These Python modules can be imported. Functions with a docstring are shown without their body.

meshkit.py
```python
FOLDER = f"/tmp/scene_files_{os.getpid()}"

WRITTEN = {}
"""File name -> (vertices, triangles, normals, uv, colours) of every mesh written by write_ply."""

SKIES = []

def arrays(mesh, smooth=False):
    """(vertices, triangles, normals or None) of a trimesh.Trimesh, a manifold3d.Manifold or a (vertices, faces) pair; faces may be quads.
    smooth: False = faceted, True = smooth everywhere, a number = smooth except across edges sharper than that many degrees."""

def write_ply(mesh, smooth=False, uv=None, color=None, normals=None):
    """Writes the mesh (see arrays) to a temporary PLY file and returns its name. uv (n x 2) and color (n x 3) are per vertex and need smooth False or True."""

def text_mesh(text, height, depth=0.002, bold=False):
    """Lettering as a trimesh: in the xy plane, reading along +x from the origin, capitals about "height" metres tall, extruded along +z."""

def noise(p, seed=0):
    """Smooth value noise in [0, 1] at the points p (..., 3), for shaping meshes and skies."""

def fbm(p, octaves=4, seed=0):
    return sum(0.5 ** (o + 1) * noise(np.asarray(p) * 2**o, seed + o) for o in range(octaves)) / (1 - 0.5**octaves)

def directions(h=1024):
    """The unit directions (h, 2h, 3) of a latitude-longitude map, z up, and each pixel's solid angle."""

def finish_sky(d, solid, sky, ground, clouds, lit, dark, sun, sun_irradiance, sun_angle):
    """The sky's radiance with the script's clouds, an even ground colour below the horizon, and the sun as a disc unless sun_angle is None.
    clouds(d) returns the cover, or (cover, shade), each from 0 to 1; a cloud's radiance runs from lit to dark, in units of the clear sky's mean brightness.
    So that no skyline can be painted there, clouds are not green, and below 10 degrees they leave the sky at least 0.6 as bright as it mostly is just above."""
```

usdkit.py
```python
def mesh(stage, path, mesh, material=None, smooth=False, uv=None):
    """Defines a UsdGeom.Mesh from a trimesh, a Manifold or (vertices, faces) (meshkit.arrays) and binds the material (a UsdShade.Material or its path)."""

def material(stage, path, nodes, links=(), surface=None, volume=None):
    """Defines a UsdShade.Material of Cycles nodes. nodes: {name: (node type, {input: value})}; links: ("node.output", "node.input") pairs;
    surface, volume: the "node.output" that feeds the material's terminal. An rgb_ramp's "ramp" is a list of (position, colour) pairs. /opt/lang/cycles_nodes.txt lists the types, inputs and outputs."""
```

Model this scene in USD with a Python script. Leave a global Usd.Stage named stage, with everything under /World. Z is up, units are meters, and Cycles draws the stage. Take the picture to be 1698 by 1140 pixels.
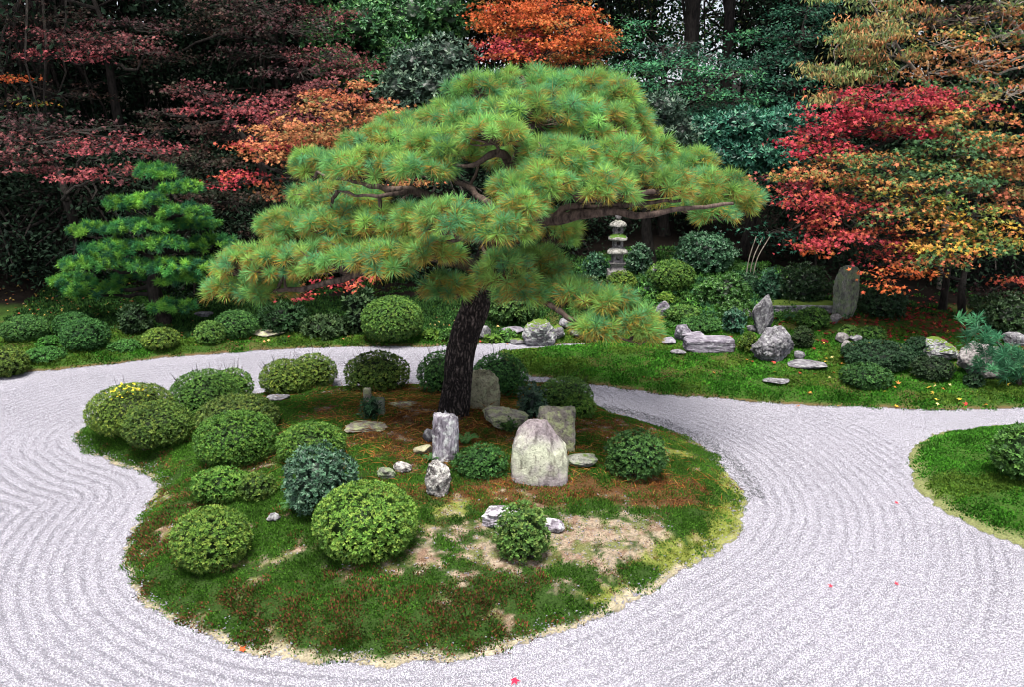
import math, numpy as np, trimesh, manifold3d, shapely, usdkit, meshkit
from shapely.geometry import Polygon
from scipy.ndimage import map_coordinates
from pxr import Usd, UsdGeom, UsdLux, UsdShade, Gf, Sdf, Vt

stage = Usd.Stage.CreateInMemory()
UsdGeom.SetStageUpAxis(stage, 'Z'); UsdGeom.SetStageMetersPerUnit(stage, 1.0)
UsdGeom.Xform.Define(stage, '/World'); UsdGeom.Scope.Define(stage, '/World/Looks')
PI = math.pi

# ------------------------------------------------------------------ camera, sky, sun, exposure
EYE = np.array([0.0, 0.0, 3.0]); FPX = 1500.0; PITCH = math.atan(405 / 1500)
cam = UsdGeom.Camera.Define(stage, '/World/camera')
cam.CreateHorizontalApertureAttr(36.0); cam.CreateFocalLengthAttr(36.0 * FPX / 1698)
cam.AddTranslateOp().Set(Gf.Vec3d(*EYE)); cam.AddRotateXOp().Set(90 - math.degrees(PITCH))
cam.CreateExposureAttr(2.9)
SUN_EL, SUN_AZ = math.radians(73), math.radians(-172)      # soft light from behind the camera, upper left
SUN_DIR = np.array([math.sin(SUN_AZ) * math.cos(SUN_EL), math.cos(SUN_AZ) * math.cos(SUN_EL), math.sin(SUN_EL)])
dome = UsdLux.DomeLight.Define(stage, '/World/sky')
dome.GetPrim().SetCustomDataByKey('kind', 'structure')
skymat = usdkit.material(stage, '/World/Looks/sky_look', {
    'sky': ('sky_texture', {'sky_type': 'single_scattering', 'sun_disc': False, 'sun_elevation': SUN_EL, 'sun_rotation': math.atan2(SUN_DIR[0], SUN_DIR[1]), 'aerosol_density': 2.0}),
    'tc': ('texture_coordinate', {}), 'n': ('noise_texture', {'scale': 2.0, 'detail': 4.0}),
    'r': ('rgb_ramp', {'ramp': [(0.3, (1.5, 1.55, 1.74)), (0.7, (2.0, 2.04, 2.24))]}),
    'm': ('mix', {'fac': 0.85}),
    'bg': ('background_shader', {'strength': 0.06})},
    [('tc.generated', 'n.vector'), ('n.fac', 'r.fac'), ('sky.color', 'm.color1'), ('r.color', 'm.color2'), ('m.color', 'bg.color')], surface='bg.background')
UsdShade.MaterialBindingAPI.Apply(dome.GetPrim()).Bind(skymat)
sun = UsdLux.DistantLight.Define(stage, '/World/sun')
sun.CreateNormalizeAttr(True); sun.CreateIntensityAttr(0.4); sun.CreateAngleAttr(26.0); sun.CreateColorAttr(Gf.Vec3f(1.0, 0.96, 0.9))
sun.AddRotateXYZOp().Set(Gf.Vec3f(90 - math.degrees(SUN_EL), 0, -math.degrees(math.atan2(SUN_DIR[0], SUN_DIR[1])) + 180))

# ------------------------------------------------------------------ from a line of sight to a place on the land
FWD = np.array([0, math.cos(PITCH), -math.sin(PITCH)]); UP = np.array([0, math.sin(PITCH), math.cos(PITCH)]); RIGHT = np.array([1.0, 0, 0])
def ray(px, py):
    d = FWD * FPX + RIGHT * (px - 849) + UP * (570 - py); return d / d[1]
def pt(px, py, Y): return EYE + ray(px, py) * Y
def pm(p): return FPX / float(np.dot(np.asarray(p) - EYE, FWD))           # photo pixels per metre there
def project(P):
    q = np.asarray(P) - EYE; dep = q @ FWD
    return 849 + FPX * (q @ RIGHT) / dep, 570 - FPX * (q @ UP) / dep
def flat(px, py):
    r = ray(px, py); return (EYE + r * (-EYE[2] / r[2]))[:2]
fbm, noise = meshkit.fbm, meshkit.noise
def S(x): x = np.clip(x, 0, 1); return x * x * (3 - 2 * x)

def smooth_poly(pts, n=3):
    p = np.array(pts, float)
    for _ in range(n):
        q = np.roll(p, -1, 0); p = np.stack([p * .75 + q * .25, p * .25 + q * .75], 1).reshape(-1, 2)
    return Polygon(p)
island_px = [(118,735),(160,765),(215,777),(250,790),(264,812),(250,838),(215,880),(200,920),(205,962),(235,1002),(300,1038),(400,1078),(500,1099),(600,1106),(700,1104),(800,1092),(900,1062),(1000,1022),(1100,967),(1180,922),(1228,877),(1240,840),(1226,800),(1190,760),(1140,730),(1080,705),(1020,692),(990,676),(960,648),(900,638),(800,638),(700,643),(600,648),(520,648),(430,660),(330,682),(200,690),(140,712)]
ISLAND = smooth_poly([flat(*p) for p in island_px])
shore_px = [(-60,640),(0,628),(40,620),(150,610),(270,595),(330,590),(420,583),(520,578),(620,576),(700,576),(760,574),(800,569),(840,566),(880,570),(925,573),(960,571),(1002,568),(960,574),(910,579),(866,582),(832,584),(834,598),(850,610),(885,625),(980,640),(1100,655),(1250,668),(1400,677),(1550,681),(1698,680),(1800,679)]
shore = [flat(*p) for p in shore_px]
BANK = Polygon([(-60, shore[0][1])] + [tuple(p) for p in shore] + [(60, shore[-1][1]), (60, 90), (-60, 90)])
front_px = [(1698,706),(1620,712),(1550,721),(1514,742),(1507,772),(1525,817),(1562,852),(1622,883),(1698,912)]
fr = [flat(*p) for p in front_px]
FRONT = Polygon([tuple(p) for p in fr] + [(fr[-1][0] + 1.6, fr[-1][1] - .9), (fr[0][0] + 3, fr[-1][1] - .9), (fr[0][0] + 3, fr[0][1] + .2)])

def sdist(poly, x, y):
    p = shapely.points(x, y); d = shapely.distance(poly.boundary, p)
    q = np.stack([np.asarray(x) * 1.0, np.asarray(y) * 1.0, np.zeros(np.shape(x))], -1)
    return np.where(shapely.contains_xy(poly, x, y), d, -d) + .10 * (fbm(q * 4.5, 2, 61) - .5) + .06 * (fbm(q * 17, 2, 62) - .5)
GX0, GX1, GY0, GY1, GS = -16.0, 16.0, 3.0, 36.0, 0.06
gx, gy = np.arange(GX0, GX1 + GS, GS), np.arange(GY0, GY1 + GS, GS)
XX, YY = np.meshgrid(gx, gy, indexing='ij')
def z_island(x, y, d): return np.where(d > 0, .012 + .10 * S(d / .32) + .20 * S(d / 1.7), -.02 + d * .3) + np.where(d > .05, .045 * (fbm(np.stack([x * 2.2, y * 2.2, x * 0], -1), 3, 5) - .5) * S(d / .6), 0)
def z_front(x, y, d): return np.where(d > 0, .012 + .08 * S(d / .3) + .16 * S(d / 1.8), -.02 + d * .3) + .05 * (fbm(np.stack([x * 2, y * 2, x * 0], -1), 3, 6) - .5) * S(d / .5)
def z_bank(x, y, d):
    z = np.where(d > 0, .012 + .055 * S(d / .25) + .03 * np.clip(d, 0, 6), -.02 + d * .3)
    mound = .55 * np.exp(-((x - 2.4) / 2.4) ** 2 - ((y - 14.2) / 2.2) ** 2)          # the planted mound with the lantern
    hill = .30 * np.maximum(0, np.sqrt((np.maximum(y - 14.5, 0)) ** 2 + .3) - .55)
    hill = np.where(hill > 2.8, 2.8 + (hill - 2.8) * .1, hill)
    left = .16 * np.maximum(0, -x - 3.5) * S((y - 11.5) / 4)
    return z + (mound + hill + left) * S((d - .3) / 1.5) + .09 * (fbm(np.stack([x * 1.3, y * 1.3, x * 0], -1), 4, 8) - .5) * S(d / .6)
dI, dB, dF = sdist(ISLAND, XX, YY), sdist(BANK, XX, YY), sdist(FRONT, XX, YY)
GZ = np.maximum.reduce([np.zeros_like(XX), z_island(XX, YY, dI), z_bank(XX, YY, dB), z_front(XX, YY, dF)])
def G(x, y):
    x, y = np.asarray(x, float), np.asarray(y, float)
    return map_coordinates(GZ, [np.ravel((x - GX0) / GS), np.ravel((y - GY0) / GS)], order=1, mode='nearest').reshape(x.shape)
def onground(px, py, dz=0.0):
    r = ray(px, py); t = np.arange(3.2, 34, .01); p = EYE + r[None] * t[:, None]
    hit = np.nonzero(p[:, 2] <= G(p[:, 0], p[:, 1]) + dz)[0]
    return p[hit[0]] if len(hit) else p[-1]
def ground_normal(x, y, e=.06):
    n = np.stack([-(G(x + e, y) - G(x - e, y)) / (2 * e), -(G(x, y + e) - G(x, y - e)) / (2 * e), np.ones_like(x)], -1)
    return n / np.linalg.norm(n, axis=-1, keepdims=True)

# ------------------------------------------------------------------ prims
used = {}
def path_of(name, parent=None):
    base = (str(parent.GetPath()) if parent else '/World') + '/' + name
    k = used.get(base, 0); used[base] = k + 1
    return base if k == 0 else f'{base}_{k:03d}'
def tag(o, label=None, cat=None, group=None, kind=None):
    for k, v in (('label', label), ('category', cat), ('group', group), ('kind', kind)):
        if v: o.SetCustomDataByKey(k, v)
    return o
LOC = {}
def thing(name, label, cat, loc, group=None):
    x = UsdGeom.Xform.Define(stage, path_of(name)); x.AddTranslateOp().Set(Gf.Vec3d(*map(float, loc)))
    LOC[str(x.GetPath())] = np.asarray(loc, float)
    return tag(x.GetPrim(), label, cat, group)
def put(name, geo, mat, parent=None, tint=None, smooth=None):
    """One Mesh; geo is (vertices in world coordinates, faces); under a thing they are stored relative to its base."""
    v, f = geo; n = None
    if smooth is not None:
        if tint is None: v, f, n = meshkit.arrays((v, f), smooth)
        else: v, f, n = meshkit.arrays((v, f), True)
    v = np.asarray(v, float)
    if parent:
        top = '/'.join(str(parent.GetPath()).split('/')[:3]); v = v - LOC.get(top, np.zeros(3))
    m = UsdGeom.Mesh.Define(stage, path_of(name, parent))
    m.CreatePointsAttr(Vt.Vec3fArray.FromNumpy(np.ascontiguousarray(v, np.float32)))
    m.CreateFaceVertexCountsAttr(Vt.IntArray.FromNumpy(np.full(len(f), 3, np.int32)))
    m.CreateFaceVertexIndicesAttr(Vt.IntArray.FromNumpy(np.ascontiguousarray(f, np.int32).ravel()))
    m.CreateSubdivisionSchemeAttr('none'); m.CreateDoubleSidedAttr(True)
    if n is not None: m.CreateNormalsAttr(Vt.Vec3fArray.FromNumpy(n.astype(np.float32))); m.SetNormalsInterpolation('vertex')
    if tint is not None: UsdGeom.PrimvarsAPI(m).CreatePrimvar('tint', Sdf.ValueTypeNames.Color3fArray, 'vertex').Set(Vt.Vec3fArray.FromNumpy(np.ascontiguousarray(tint, np.float32)))
    UsdShade.MaterialBindingAPI.Apply(m.GetPrim()).Bind(mat)
    return m.GetPrim()
def join(parts):
    vs, fs, n = [], [], 0
    for v, f in parts: vs.append(v); fs.append(np.asarray(f) + n); n += len(v)
    return np.vstack(vs), np.vstack(fs)

# ------------------------------------------------------------------ materials
def M(name, nodes, links, surface): return usdkit.material(stage, '/World/Looks/' + name, nodes, links, surface=surface)
def leaf_mat(name, rough=.6, trans=.25, spec=.16, vary=.25):
    return M(name, {'a': ('attribute', {'attribute': 'tint'}), 'g': ('geometry', {}), 'n': ('noise_texture', {'scale': 3.0, 'detail': 2.0}),
        'mr': ('map_range', {'value': .5, 'from_min': .3, 'from_max': .7, 'to_min': 1 - vary, 'to_max': 1 + vary}), 'h': ('hsv', {'hue': .5, 'saturation': 1.0, 'fac': 1.0}),
        'p': ('principled_bsdf', {'roughness': rough, 'specular_ior_level': spec}), 't': ('translucent_bsdf', {}), 'm': ('mix_closure', {'fac': trans})},
        [('g.position', 'n.vector'), ('n.fac', 'mr.value'), ('a.color', 'h.color'), ('mr.result', 'h.value'), ('h.color', 'p.base_color'), ('h.color', 't.color'), ('p.BSDF', 'm.closure1'), ('t.BSDF', 'm.closure2')], 'm.closure')
LEAF = leaf_mat('leaf_look'); GLOSSY = leaf_mat('glossy_leaf_look', .42, .12, .26); DARKLEAF = leaf_mat('dark_leaf_look', .7, .1, .06); NEEDLE = leaf_mat('needle_look', .55, .3, .22, .15); MAPLE = leaf_mat('maple_leaf_look', .65, .35, .14, .2)
MOSS = leaf_mat('moss_look', .8, .15, .1, .35)
GROUNDTINT = M('tinted_soil_look', {'a': ('attribute', {'attribute': 'tint'}), 'g': ('geometry', {}), 'n': ('noise_texture', {'scale': 70.0, 'detail': 4.0, 'roughness': .7}),
    'r': ('rgb_ramp', {'ramp': [(.3, (.45, .45, .45)), (.7, (1.45, 1.42, 1.38))]}), 'x': ('mix', {'mix_type': 'multiply', 'fac': 1.0}), 'b': ('bump', {'strength': .6, 'distance': .012}), 'p': ('principled_bsdf', {'roughness': .95, 'specular_ior_level': .04})},
    [('g.position', 'n.vector'), ('n.fac', 'r.fac'), ('a.color', 'x.color1'), ('r.color', 'x.color2'), ('x.color', 'p.base_color'), ('n.fac', 'b.height'), ('b.normal', 'p.normal')], 'p.BSDF')
PEBBLE = M('pebble_look', {'g': ('geometry', {}), 'n': ('noise_texture', {'scale': .7, 'detail': 3.0}), 'mr': ('map_range', {'value': .5, 'from_min': .3, 'from_max': .7, 'to_min': .86, 'to_max': 1.08}),
    'r': ('rgb_ramp', {'ramp': [(0, (.17, .164, .19)), (.07, (.29, .281, .32)), (.25, (.375, .363, .418)), (.6, (.425, .412, .472)), (1, (.485, .471, .531))]}), 'h': ('hsv', {}), 'p': ('principled_bsdf', {'roughness': .8, 'specular_ior_level': .2})},
    [('g.random_per_island', 'r.fac'), ('g.position', 'n.vector'), ('n.fac', 'mr.value'), ('r.color', 'h.color'), ('mr.result', 'h.value'), ('h.color', 'p.base_color')], 'p.BSDF')
GRAVELBASE = M('gravel_base_look', {'g': ('geometry', {}), 'v': ('voronoi_texture', {'scale': 95.0}), 's': ('separate_color', {}), 'r': ('rgb_ramp', {'ramp': [(0, (.26, .25, .28)), (.4, (.4, .388, .43)), (1, (.5, .487, .54))]}), 'b': ('bump', {'strength': .8, 'distance': .006, 'invert': True}), 'p': ('principled_bsdf', {'roughness': .9, 'specular_ior_level': .1})},
    [('g.position', 'v.vector'), ('v.color', 's.color'), ('s.r', 'r.fac'), ('r.color', 'p.base_color'), ('v.distance', 'b.height'), ('b.normal', 'p.normal')], 'p.BSDF')
def rock_mat(name, stops, lichen, lich_amt, moss=0.0, mosscol=(.07, .11, .015), streak=(1, 1, 1), scale=7.0):
    """Mottled stone: two noises for tone, pale lichen blotches, dark pits, moss on faces that look up."""
    nodes = {'g': ('geometry', {}), 'mp': ('mapping', {'scale': streak}), 'n1': ('noise_texture', {'scale': scale, 'detail': 6.0, 'roughness': .65}), 'n2': ('noise_texture', {'scale': scale * 2.6, 'detail': 5.0, 'roughness': .6}), 'n3': ('noise_texture', {'scale': scale * 8, 'detail': 4.0, 'roughness': .7}),
        'c': ('rgb_ramp', {'ramp': stops}), 'l': ('rgb_ramp', {'ramp': [(.54 - lich_amt * .16, (0, 0, 0)), (.68 - lich_amt * .16, (1, 1, 1))]}), 'lm': ('mix', {'color2': lichen}),
        'd': ('rgb_ramp', {'ramp': [(.34, (.5, .5, .5)), (.48, (1, 1, 1))]}), 'dm': ('mix', {'mix_type': 'multiply', 'fac': 1.0}),
        'z': ('separate_xyz', {}), 'ma': ('math', {'math_type': 'multiply_add', 'value2': .5, 'value3': .0}), 'm6': ('math', {'math_type': 'multiply', 'value2': .6}), 'mz': ('rgb_ramp', {'ramp': [(.6 * (1.27 - .6 * moss), (0, 0, 0)), (.6 * (1.36 - .6 * moss), (1, 1, 1))]}), 'mf': ('math', {'math_type': 'multiply', 'value2': 1.0 if moss > 0 else 0.0}), 'mm': ('mix', {'color2': mosscol}),
        'b': ('bump', {'strength': .7, 'distance': .02}), 'p': ('principled_bsdf', {'roughness': .9, 'specular_ior_level': .2})}
    links = [('g.position', 'mp.vector'), ('mp.vector', 'n1.vector'), ('g.position', 'n2.vector'), ('mp.vector', 'n3.vector'), ('n1.fac', 'c.fac'), ('c.color', 'lm.color1'), ('n2.fac', 'l.fac'), ('l.color', 'lm.fac'), ('lm.color', 'dm.color1'), ('n3.fac', 'd.fac'), ('d.color', 'dm.color2'),
        ('g.normal', 'z.vector'), ('n2.fac', 'ma.value1'), ('z.z', 'ma.value3'), ('ma.value', 'm6.value1'), ('m6.value', 'mz.fac'), ('mz.color', 'mf.value1'), ('mf.value', 'mm.fac'), ('dm.color', 'mm.color1'), ('mm.color', 'p.base_color'), ('n3.fac', 'b.height'), ('b.normal', 'p.normal')]
    return M(name, nodes, links, 'p.BSDF')
GREY = [(.33, (.035, .033, .036)), (.5, (.11, .104, .115)), (.68, (.22, .21, .23))]
ROCK = {
    'grey': rock_mat('grey_rock_look', GREY, (.27, .27, .27), .25, 0, streak=(1.3, 1.3, .28), scale=9),
    'white': rock_mat('white_rock_look', [(.36, (.08, .068, .082)), (.5, (.24, .215, .25)), (.64, (.46, .44, .47))], (.54, .55, .54), .3, streak=(1, 1, .3)),
    'rough': rock_mat('rough_rock_look', [(.38, (.03, .028, .027)), (.5, (.17, .155, .15)), (.66, (.42, .4, .385))], (.48, .47, .43), .35, scale=13),
    'yellow': rock_mat('ochre_rock_look', [(.33, (.11, .10, .065)), (.5, (.28, .255, .165)), (.68, (.44, .41, .27))], (.36, .37, .22), .3, 0),
    'slab': rock_mat('olive_slab_look', [(.3, (.07, .06, .055)), (.5, (.2, .175, .15)), (.7, (.34, .31, .25))], (.3, .32, .17), .5, 0),
    'mossy': rock_mat('mossy_rock_look', [(.3, (.06, .055, .06)), (.5, (.17, .16, .175)), (.7, (.33, .315, .335))], (.36, .38, .36), .3, .65),
    'mauve': rock_mat('mauve_rock_look', [(.33, (.05, .043, .054)), (.5, (.13, .115, .142)), (.68, (.22, .2, .235))], (.27, .26, .285), .25, 0, streak=(.4, 1, 1)),
    'dark': rock_mat('dark_stone_look', [(.33, (.035, .035, .03)), (.5, (.14, .14, .12)), (.68, (.26, .26, .225))], (.17, .21, .12), .55, .1, streak=(1, 1, .5)),
    'lantern': rock_mat('lantern_stone_look', [(.35, (.08, .072, .072)), (.5, (.175, .158, .158)), (.66, (.26, .24, .24))], (.3, .29, .275), .2, 0, scale=16),
    'lbare': rock_mat('lantern_bare_roof_look', [(.35, (.06, .06, .05)), (.5, (.14, .135, .12)), (.66, (.26, .25, .23))], (.31, .305, .275), .35, .12, (.11, .17, .025), scale=14),
    'lroof': rock_mat('lantern_roof_look', [(.35, (.06, .06, .05)), (.5, (.14, .135, .12)), (.66, (.26, .25, .23))], (.31, .305, .275), .35, .6, (.05, .105, .012), scale=14)}
# the dome rock: purple crown and foot, pale green flank between them
ROCK['dome'] = M('dome_rock_look', {'tc': ('texture_coordinate', {}), 'z': ('separate_xyz', {}), 'g': ('geometry', {}), 'n': ('noise_texture', {'scale': 5.0, 'detail': 6.0, 'roughness': .6}), 'n3': ('noise_texture', {'scale': 60.0, 'detail': 4.0, 'roughness': .7}),
    'ad': ('math', {'math_type': 'multiply_add', 'value2': .5, 'value3': 0}), 'r': ('rgb_ramp', {'ramp': [(.2, (.16, .12, .14)), (.29, (.25, .22, .22)), (.36, (.30, .305, .235)), (.49, (.34, .355, .265)), (.56, (.28, .265, .24)), (.64, (.19, .16, .168)), (1, (.14, .115, .122))]}),
    'd': ('rgb_ramp', {'ramp': [(.33, (.55, .5, .5)), (.42, (.95, .95, .95)), (.62, (1.1, 1.1, 1.1))]}), 'mp': ('mapping', {'scale': (1.6, 1.6, .5)}), 'n4': ('noise_texture', {'scale': 14.0, 'detail': 5.0, 'roughness': .65}), 'd4': ('rgb_ramp', {'ramp': [(.36, (.38, .36, .36)), (.5, (.95, .95, .95)), (.7, (1.15, 1.15, 1.15))]}), 'dm4': ('mix', {'mix_type': 'multiply', 'fac': .85}), 'dm': ('mix', {'mix_type': 'multiply', 'fac': 1.0}), 'b': ('bump', {'strength': .7, 'distance': .015}), 'p': ('principled_bsdf', {'roughness': .85, 'specular_ior_level': .2})},
    [('tc.object', 'z.vector'), ('g.position', 'n.vector'), ('g.position', 'n3.vector'), ('n.fac', 'ad.value1'), ('z.z', 'ad.value3'), ('ad.value', 'r.fac'), ('r.color', 'dm.color1'), ('n3.fac', 'd.fac'), ('d.color', 'dm.color2'), ('g.position', 'mp.vector'), ('mp.vector', 'n4.vector'), ('n4.fac', 'd4.fac'), ('dm.color', 'dm4.color1'), ('d4.color', 'dm4.color2'), ('dm4.color', 'p.base_color'), ('n3.fac', 'b.height'), ('b.normal', 'p.normal')], 'p.BSDF')
BARK = M('pine_bark_look', {'g': ('geometry', {}), 'mp': ('mapping', {'scale': (1, 1, .22)}), 'v': ('voronoi_texture', {'feature': 'distance_to_edge', 'scale': 38.0}), 'n': ('noise_texture', {'scale': 40.0, 'detail': 5.0, 'roughness': .7}), 'n2': ('noise_texture', {'scale': 6.0, 'detail': 3.0}),
    'vm': ('vector_math', {'math_type': 'multiply_add', 'vector2': (.09, .09, .09)}), 'r': ('rgb_ramp', {'ramp': [(0, (.006, .005, .005)), (.13, (.02, .016, .015)), (.42, (.10, .082, .075))]}), 'n_r': ('rgb_ramp', {'ramp': [(.3, (.5, .45, .42)), (.52, (1, .95, .92)), (.68, (2.4, 2.3, 2.25))]}), 'x': ('mix', {'mix_type': 'multiply', 'fac': 1.0}),
    'ha': ('math', {'math_type': 'multiply_add', 'value2': .25, 'value3': 0}), 'b': ('bump', {'strength': 1.0, 'distance': .03}), 'p': ('principled_bsdf', {'roughness': .9, 'specular_ior_level': .15})},
    [('g.position', 'mp.vector'), ('n2.color', 'vm.vector1'), ('g.position', 'n2.vector'), ('mp.vector', 'vm.vector3'), ('vm.vector', 'v.vector'), ('g.position', 'n.vector'), ('v.distance', 'r.fac'), ('n.fac', 'n_r.fac'), ('r.color', 'x.color1'), ('n_r.color', 'x.color2'), ('x.color', 'p.base_color'), ('n.fac', 'ha.value1'), ('v.distance', 'ha.value3'), ('ha.value', 'b.height'), ('b.normal', 'p.normal')], 'p.BSDF')
def wood_mat(name, a, b):
    return M(name, {'g': ('geometry', {}), 'mp': ('mapping', {'scale': (1, 1, .3)}), 'n': ('noise_texture', {'scale': 30.0, 'detail': 5.0, 'roughness': .7}), 'r': ('rgb_ramp', {'ramp': [(.35, a), (.65, b)]}), 'b': ('bump', {'strength': .6, 'distance': .01}), 'p': ('principled_bsdf', {'roughness': .9, 'specular_ior_level': .15})},
        [('g.position', 'mp.vector'), ('mp.vector', 'n.vector'), ('n.fac', 'r.fac'), ('r.color', 'p.base_color'), ('n.fac', 'b.height'), ('b.normal', 'p.normal')], 'p.BSDF')
BRANCH = wood_mat('pine_branch_look', (.018, .013, .011), (.12, .085, .068)); WOOD = wood_mat('dark_wood_look', (.006, .005, .0045), (.032, .027, .023)); PALEWOOD = wood_mat('pale_twig_look', (.1, .085, .07), (.26, .23, .19))

# ------------------------------------------------------------------ shape makers
def rngof(*k): return np.random.default_rng([20 + int(abs(x) * 7) for x in k])
def unit(v): return v / (np.linalg.norm(v, axis=-1, keepdims=True) + 1e-9)
def rand_unit(r, n): return unit(r.normal(size=(n, 3)))
def leaves(P, N, L, W, r, T=None, fold=.22):
    n = len(P); L = np.broadcast_to(L, (n,))[:, None]; W = np.broadcast_to(W, (n,))[:, None]
    N = unit(N); T = rand_unit(r, n) if T is None else T; T = unit(T - N * (T * N).sum(-1, keepdims=True)); B = np.cross(N, T)
    mid = P + T * L * .5 + N * W * fold
    v = np.stack([P, mid + B * W * .5 , P + T * L - N * L * .08, mid - B * W * .5], 1)
    v[:, 1] -= N * W * fold * 2; v[:, 3] -= N * W * fold * 2
    f = (np.arange(n)[:, None, None] * 4 + np.array([[0, 1, 2], [0, 2, 3]])[None]).reshape(-1, 3)
    return v.reshape(-1, 3), f
LOBES = np.radians([-118, -58, 0, 58, 118]); LOBEL = np.array([.5, .85, 1, .85, .5])
def maple_leaves(P, N, L, r, w=.2):
    n = len(P); L = np.broadcast_to(L, (n,)); N = unit(N); T = rand_unit(r, n); T = unit(T - N * (T * N).sum(-1, keepdims=True)); B = np.cross(N, T)
    vs = []
    for a, l in zip(LOBES, LOBEL):
        d = T * math.cos(a) + B * math.sin(a); q = np.cross(N, d)
        vs += [P - q * (L * w)[:, None] - d * (L * .12)[:, None], P + d * (L * l)[:, None] - N * (L * .2 * r.random(n))[:, None], P + q * (L * w)[:, None] - d * (L * .12)[:, None]]
    v = np.stack(vs, 1); f = (np.arange(n)[:, None, None] * 15 + np.arange(15).reshape(5, 3)[None]).reshape(-1, 3)
    return v.reshape(-1, 3), f
def shade(cols, w, n, r, per, jit=.18):
    """Each leaf takes a palette colour and a little variation of its own."""
    c = np.array(cols)[r.choice(len(cols), n, p=np.array(w) / np.sum(w))] * (1 + jit * r.normal(size=(n, 1))).clip(.4, 1.7)
    return np.repeat(c, per, 0)
def tube(P, R, sides=8, wob=0.0, seed=0):
    P = np.asarray(P, float); n = len(P); t = unit(np.gradient(P, axis=0)); R = np.broadcast_to(R, (n,))
    ref = np.where(np.abs(t[:, 1:2]) < .9, [[0, 1, 0.]], [[1, 0, 0.]]); a = unit(np.cross(t, ref)); b = np.cross(t, a); ang = np.arange(sides) * 2 * PI / sides
    dirs = np.cos(ang)[None, :, None] * a[:, None] + np.sin(ang)[None, :, None] * b[:, None]
    v = P[:, None] + R[:, None, None] * dirs
    if wob: v = v + dirs * (R[:, None, None] * wob * (fbm(v * np.array([22, 22, 9.]), 3, seed)[..., None] - .5) * 2)
    i, j = np.meshgrid(np.arange(n - 1), np.arange(sides), indexing='ij')
    q = np.stack([i * sides + j, i * sides + (j + 1) % sides, (i + 1) * sides + (j + 1) % sides, (i + 1) * sides + j], -1).reshape(-1, 4)
    f = np.vstack([q[:, [0, 1, 2]], q[:, [0, 2, 3]]]); v = v.reshape(-1, 3)
    k = len(v); v = np.vstack([v, P[:1], P[-1:]]); j = np.arange(sides); e = (n - 1) * sides
    return v, np.vstack([f, np.stack([np.full(sides, k), (j + 1) % sides, j], 1), np.stack([np.full(sides, k + 1), e + j, e + (j + 1) % sides], 1)])
def curve(pts, n=24):
    """Catmull-Rom through the points."""
    p = np.array(pts, float); p = np.vstack([2 * p[0] - p[1], p, 2 * p[-1] - p[-2]]); out = []; m = len(p) - 3
    for s in np.linspace(0, m - 1e-6, n):
        i = int(s); t = s - i; a, b, c, d = p[i:i + 4]
        out.append(.5 * ((2 * b) + (c - a) * t + (2 * a - 5 * b + 4 * c - d) * t ** 2 + (3 * b - a - 3 * c + d) * t ** 3))
    return np.array(out)
def twig(a, b, r0, r1, r, n=7, bend=.12, sides=4):
    a, b = np.asarray(a, float), np.asarray(b, float); L = np.linalg.norm(b - a); t = np.linspace(0, 1, n)[:, None]
    k = r.normal(size=(3,)) * L * bend; p = a + (b - a) * t + k * np.sin(t * PI) + r.normal(size=(n, 3)) * L * .02 * np.sin(t * PI)
    return tube(p, np.linspace(r0, r1, n), sides)
_ICO = {k: (lambda m: (np.array(m.vertices), np.array(m.faces)))(trimesh.creation.icosphere(k)) for k in (2, 3, 4, 5)}
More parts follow.
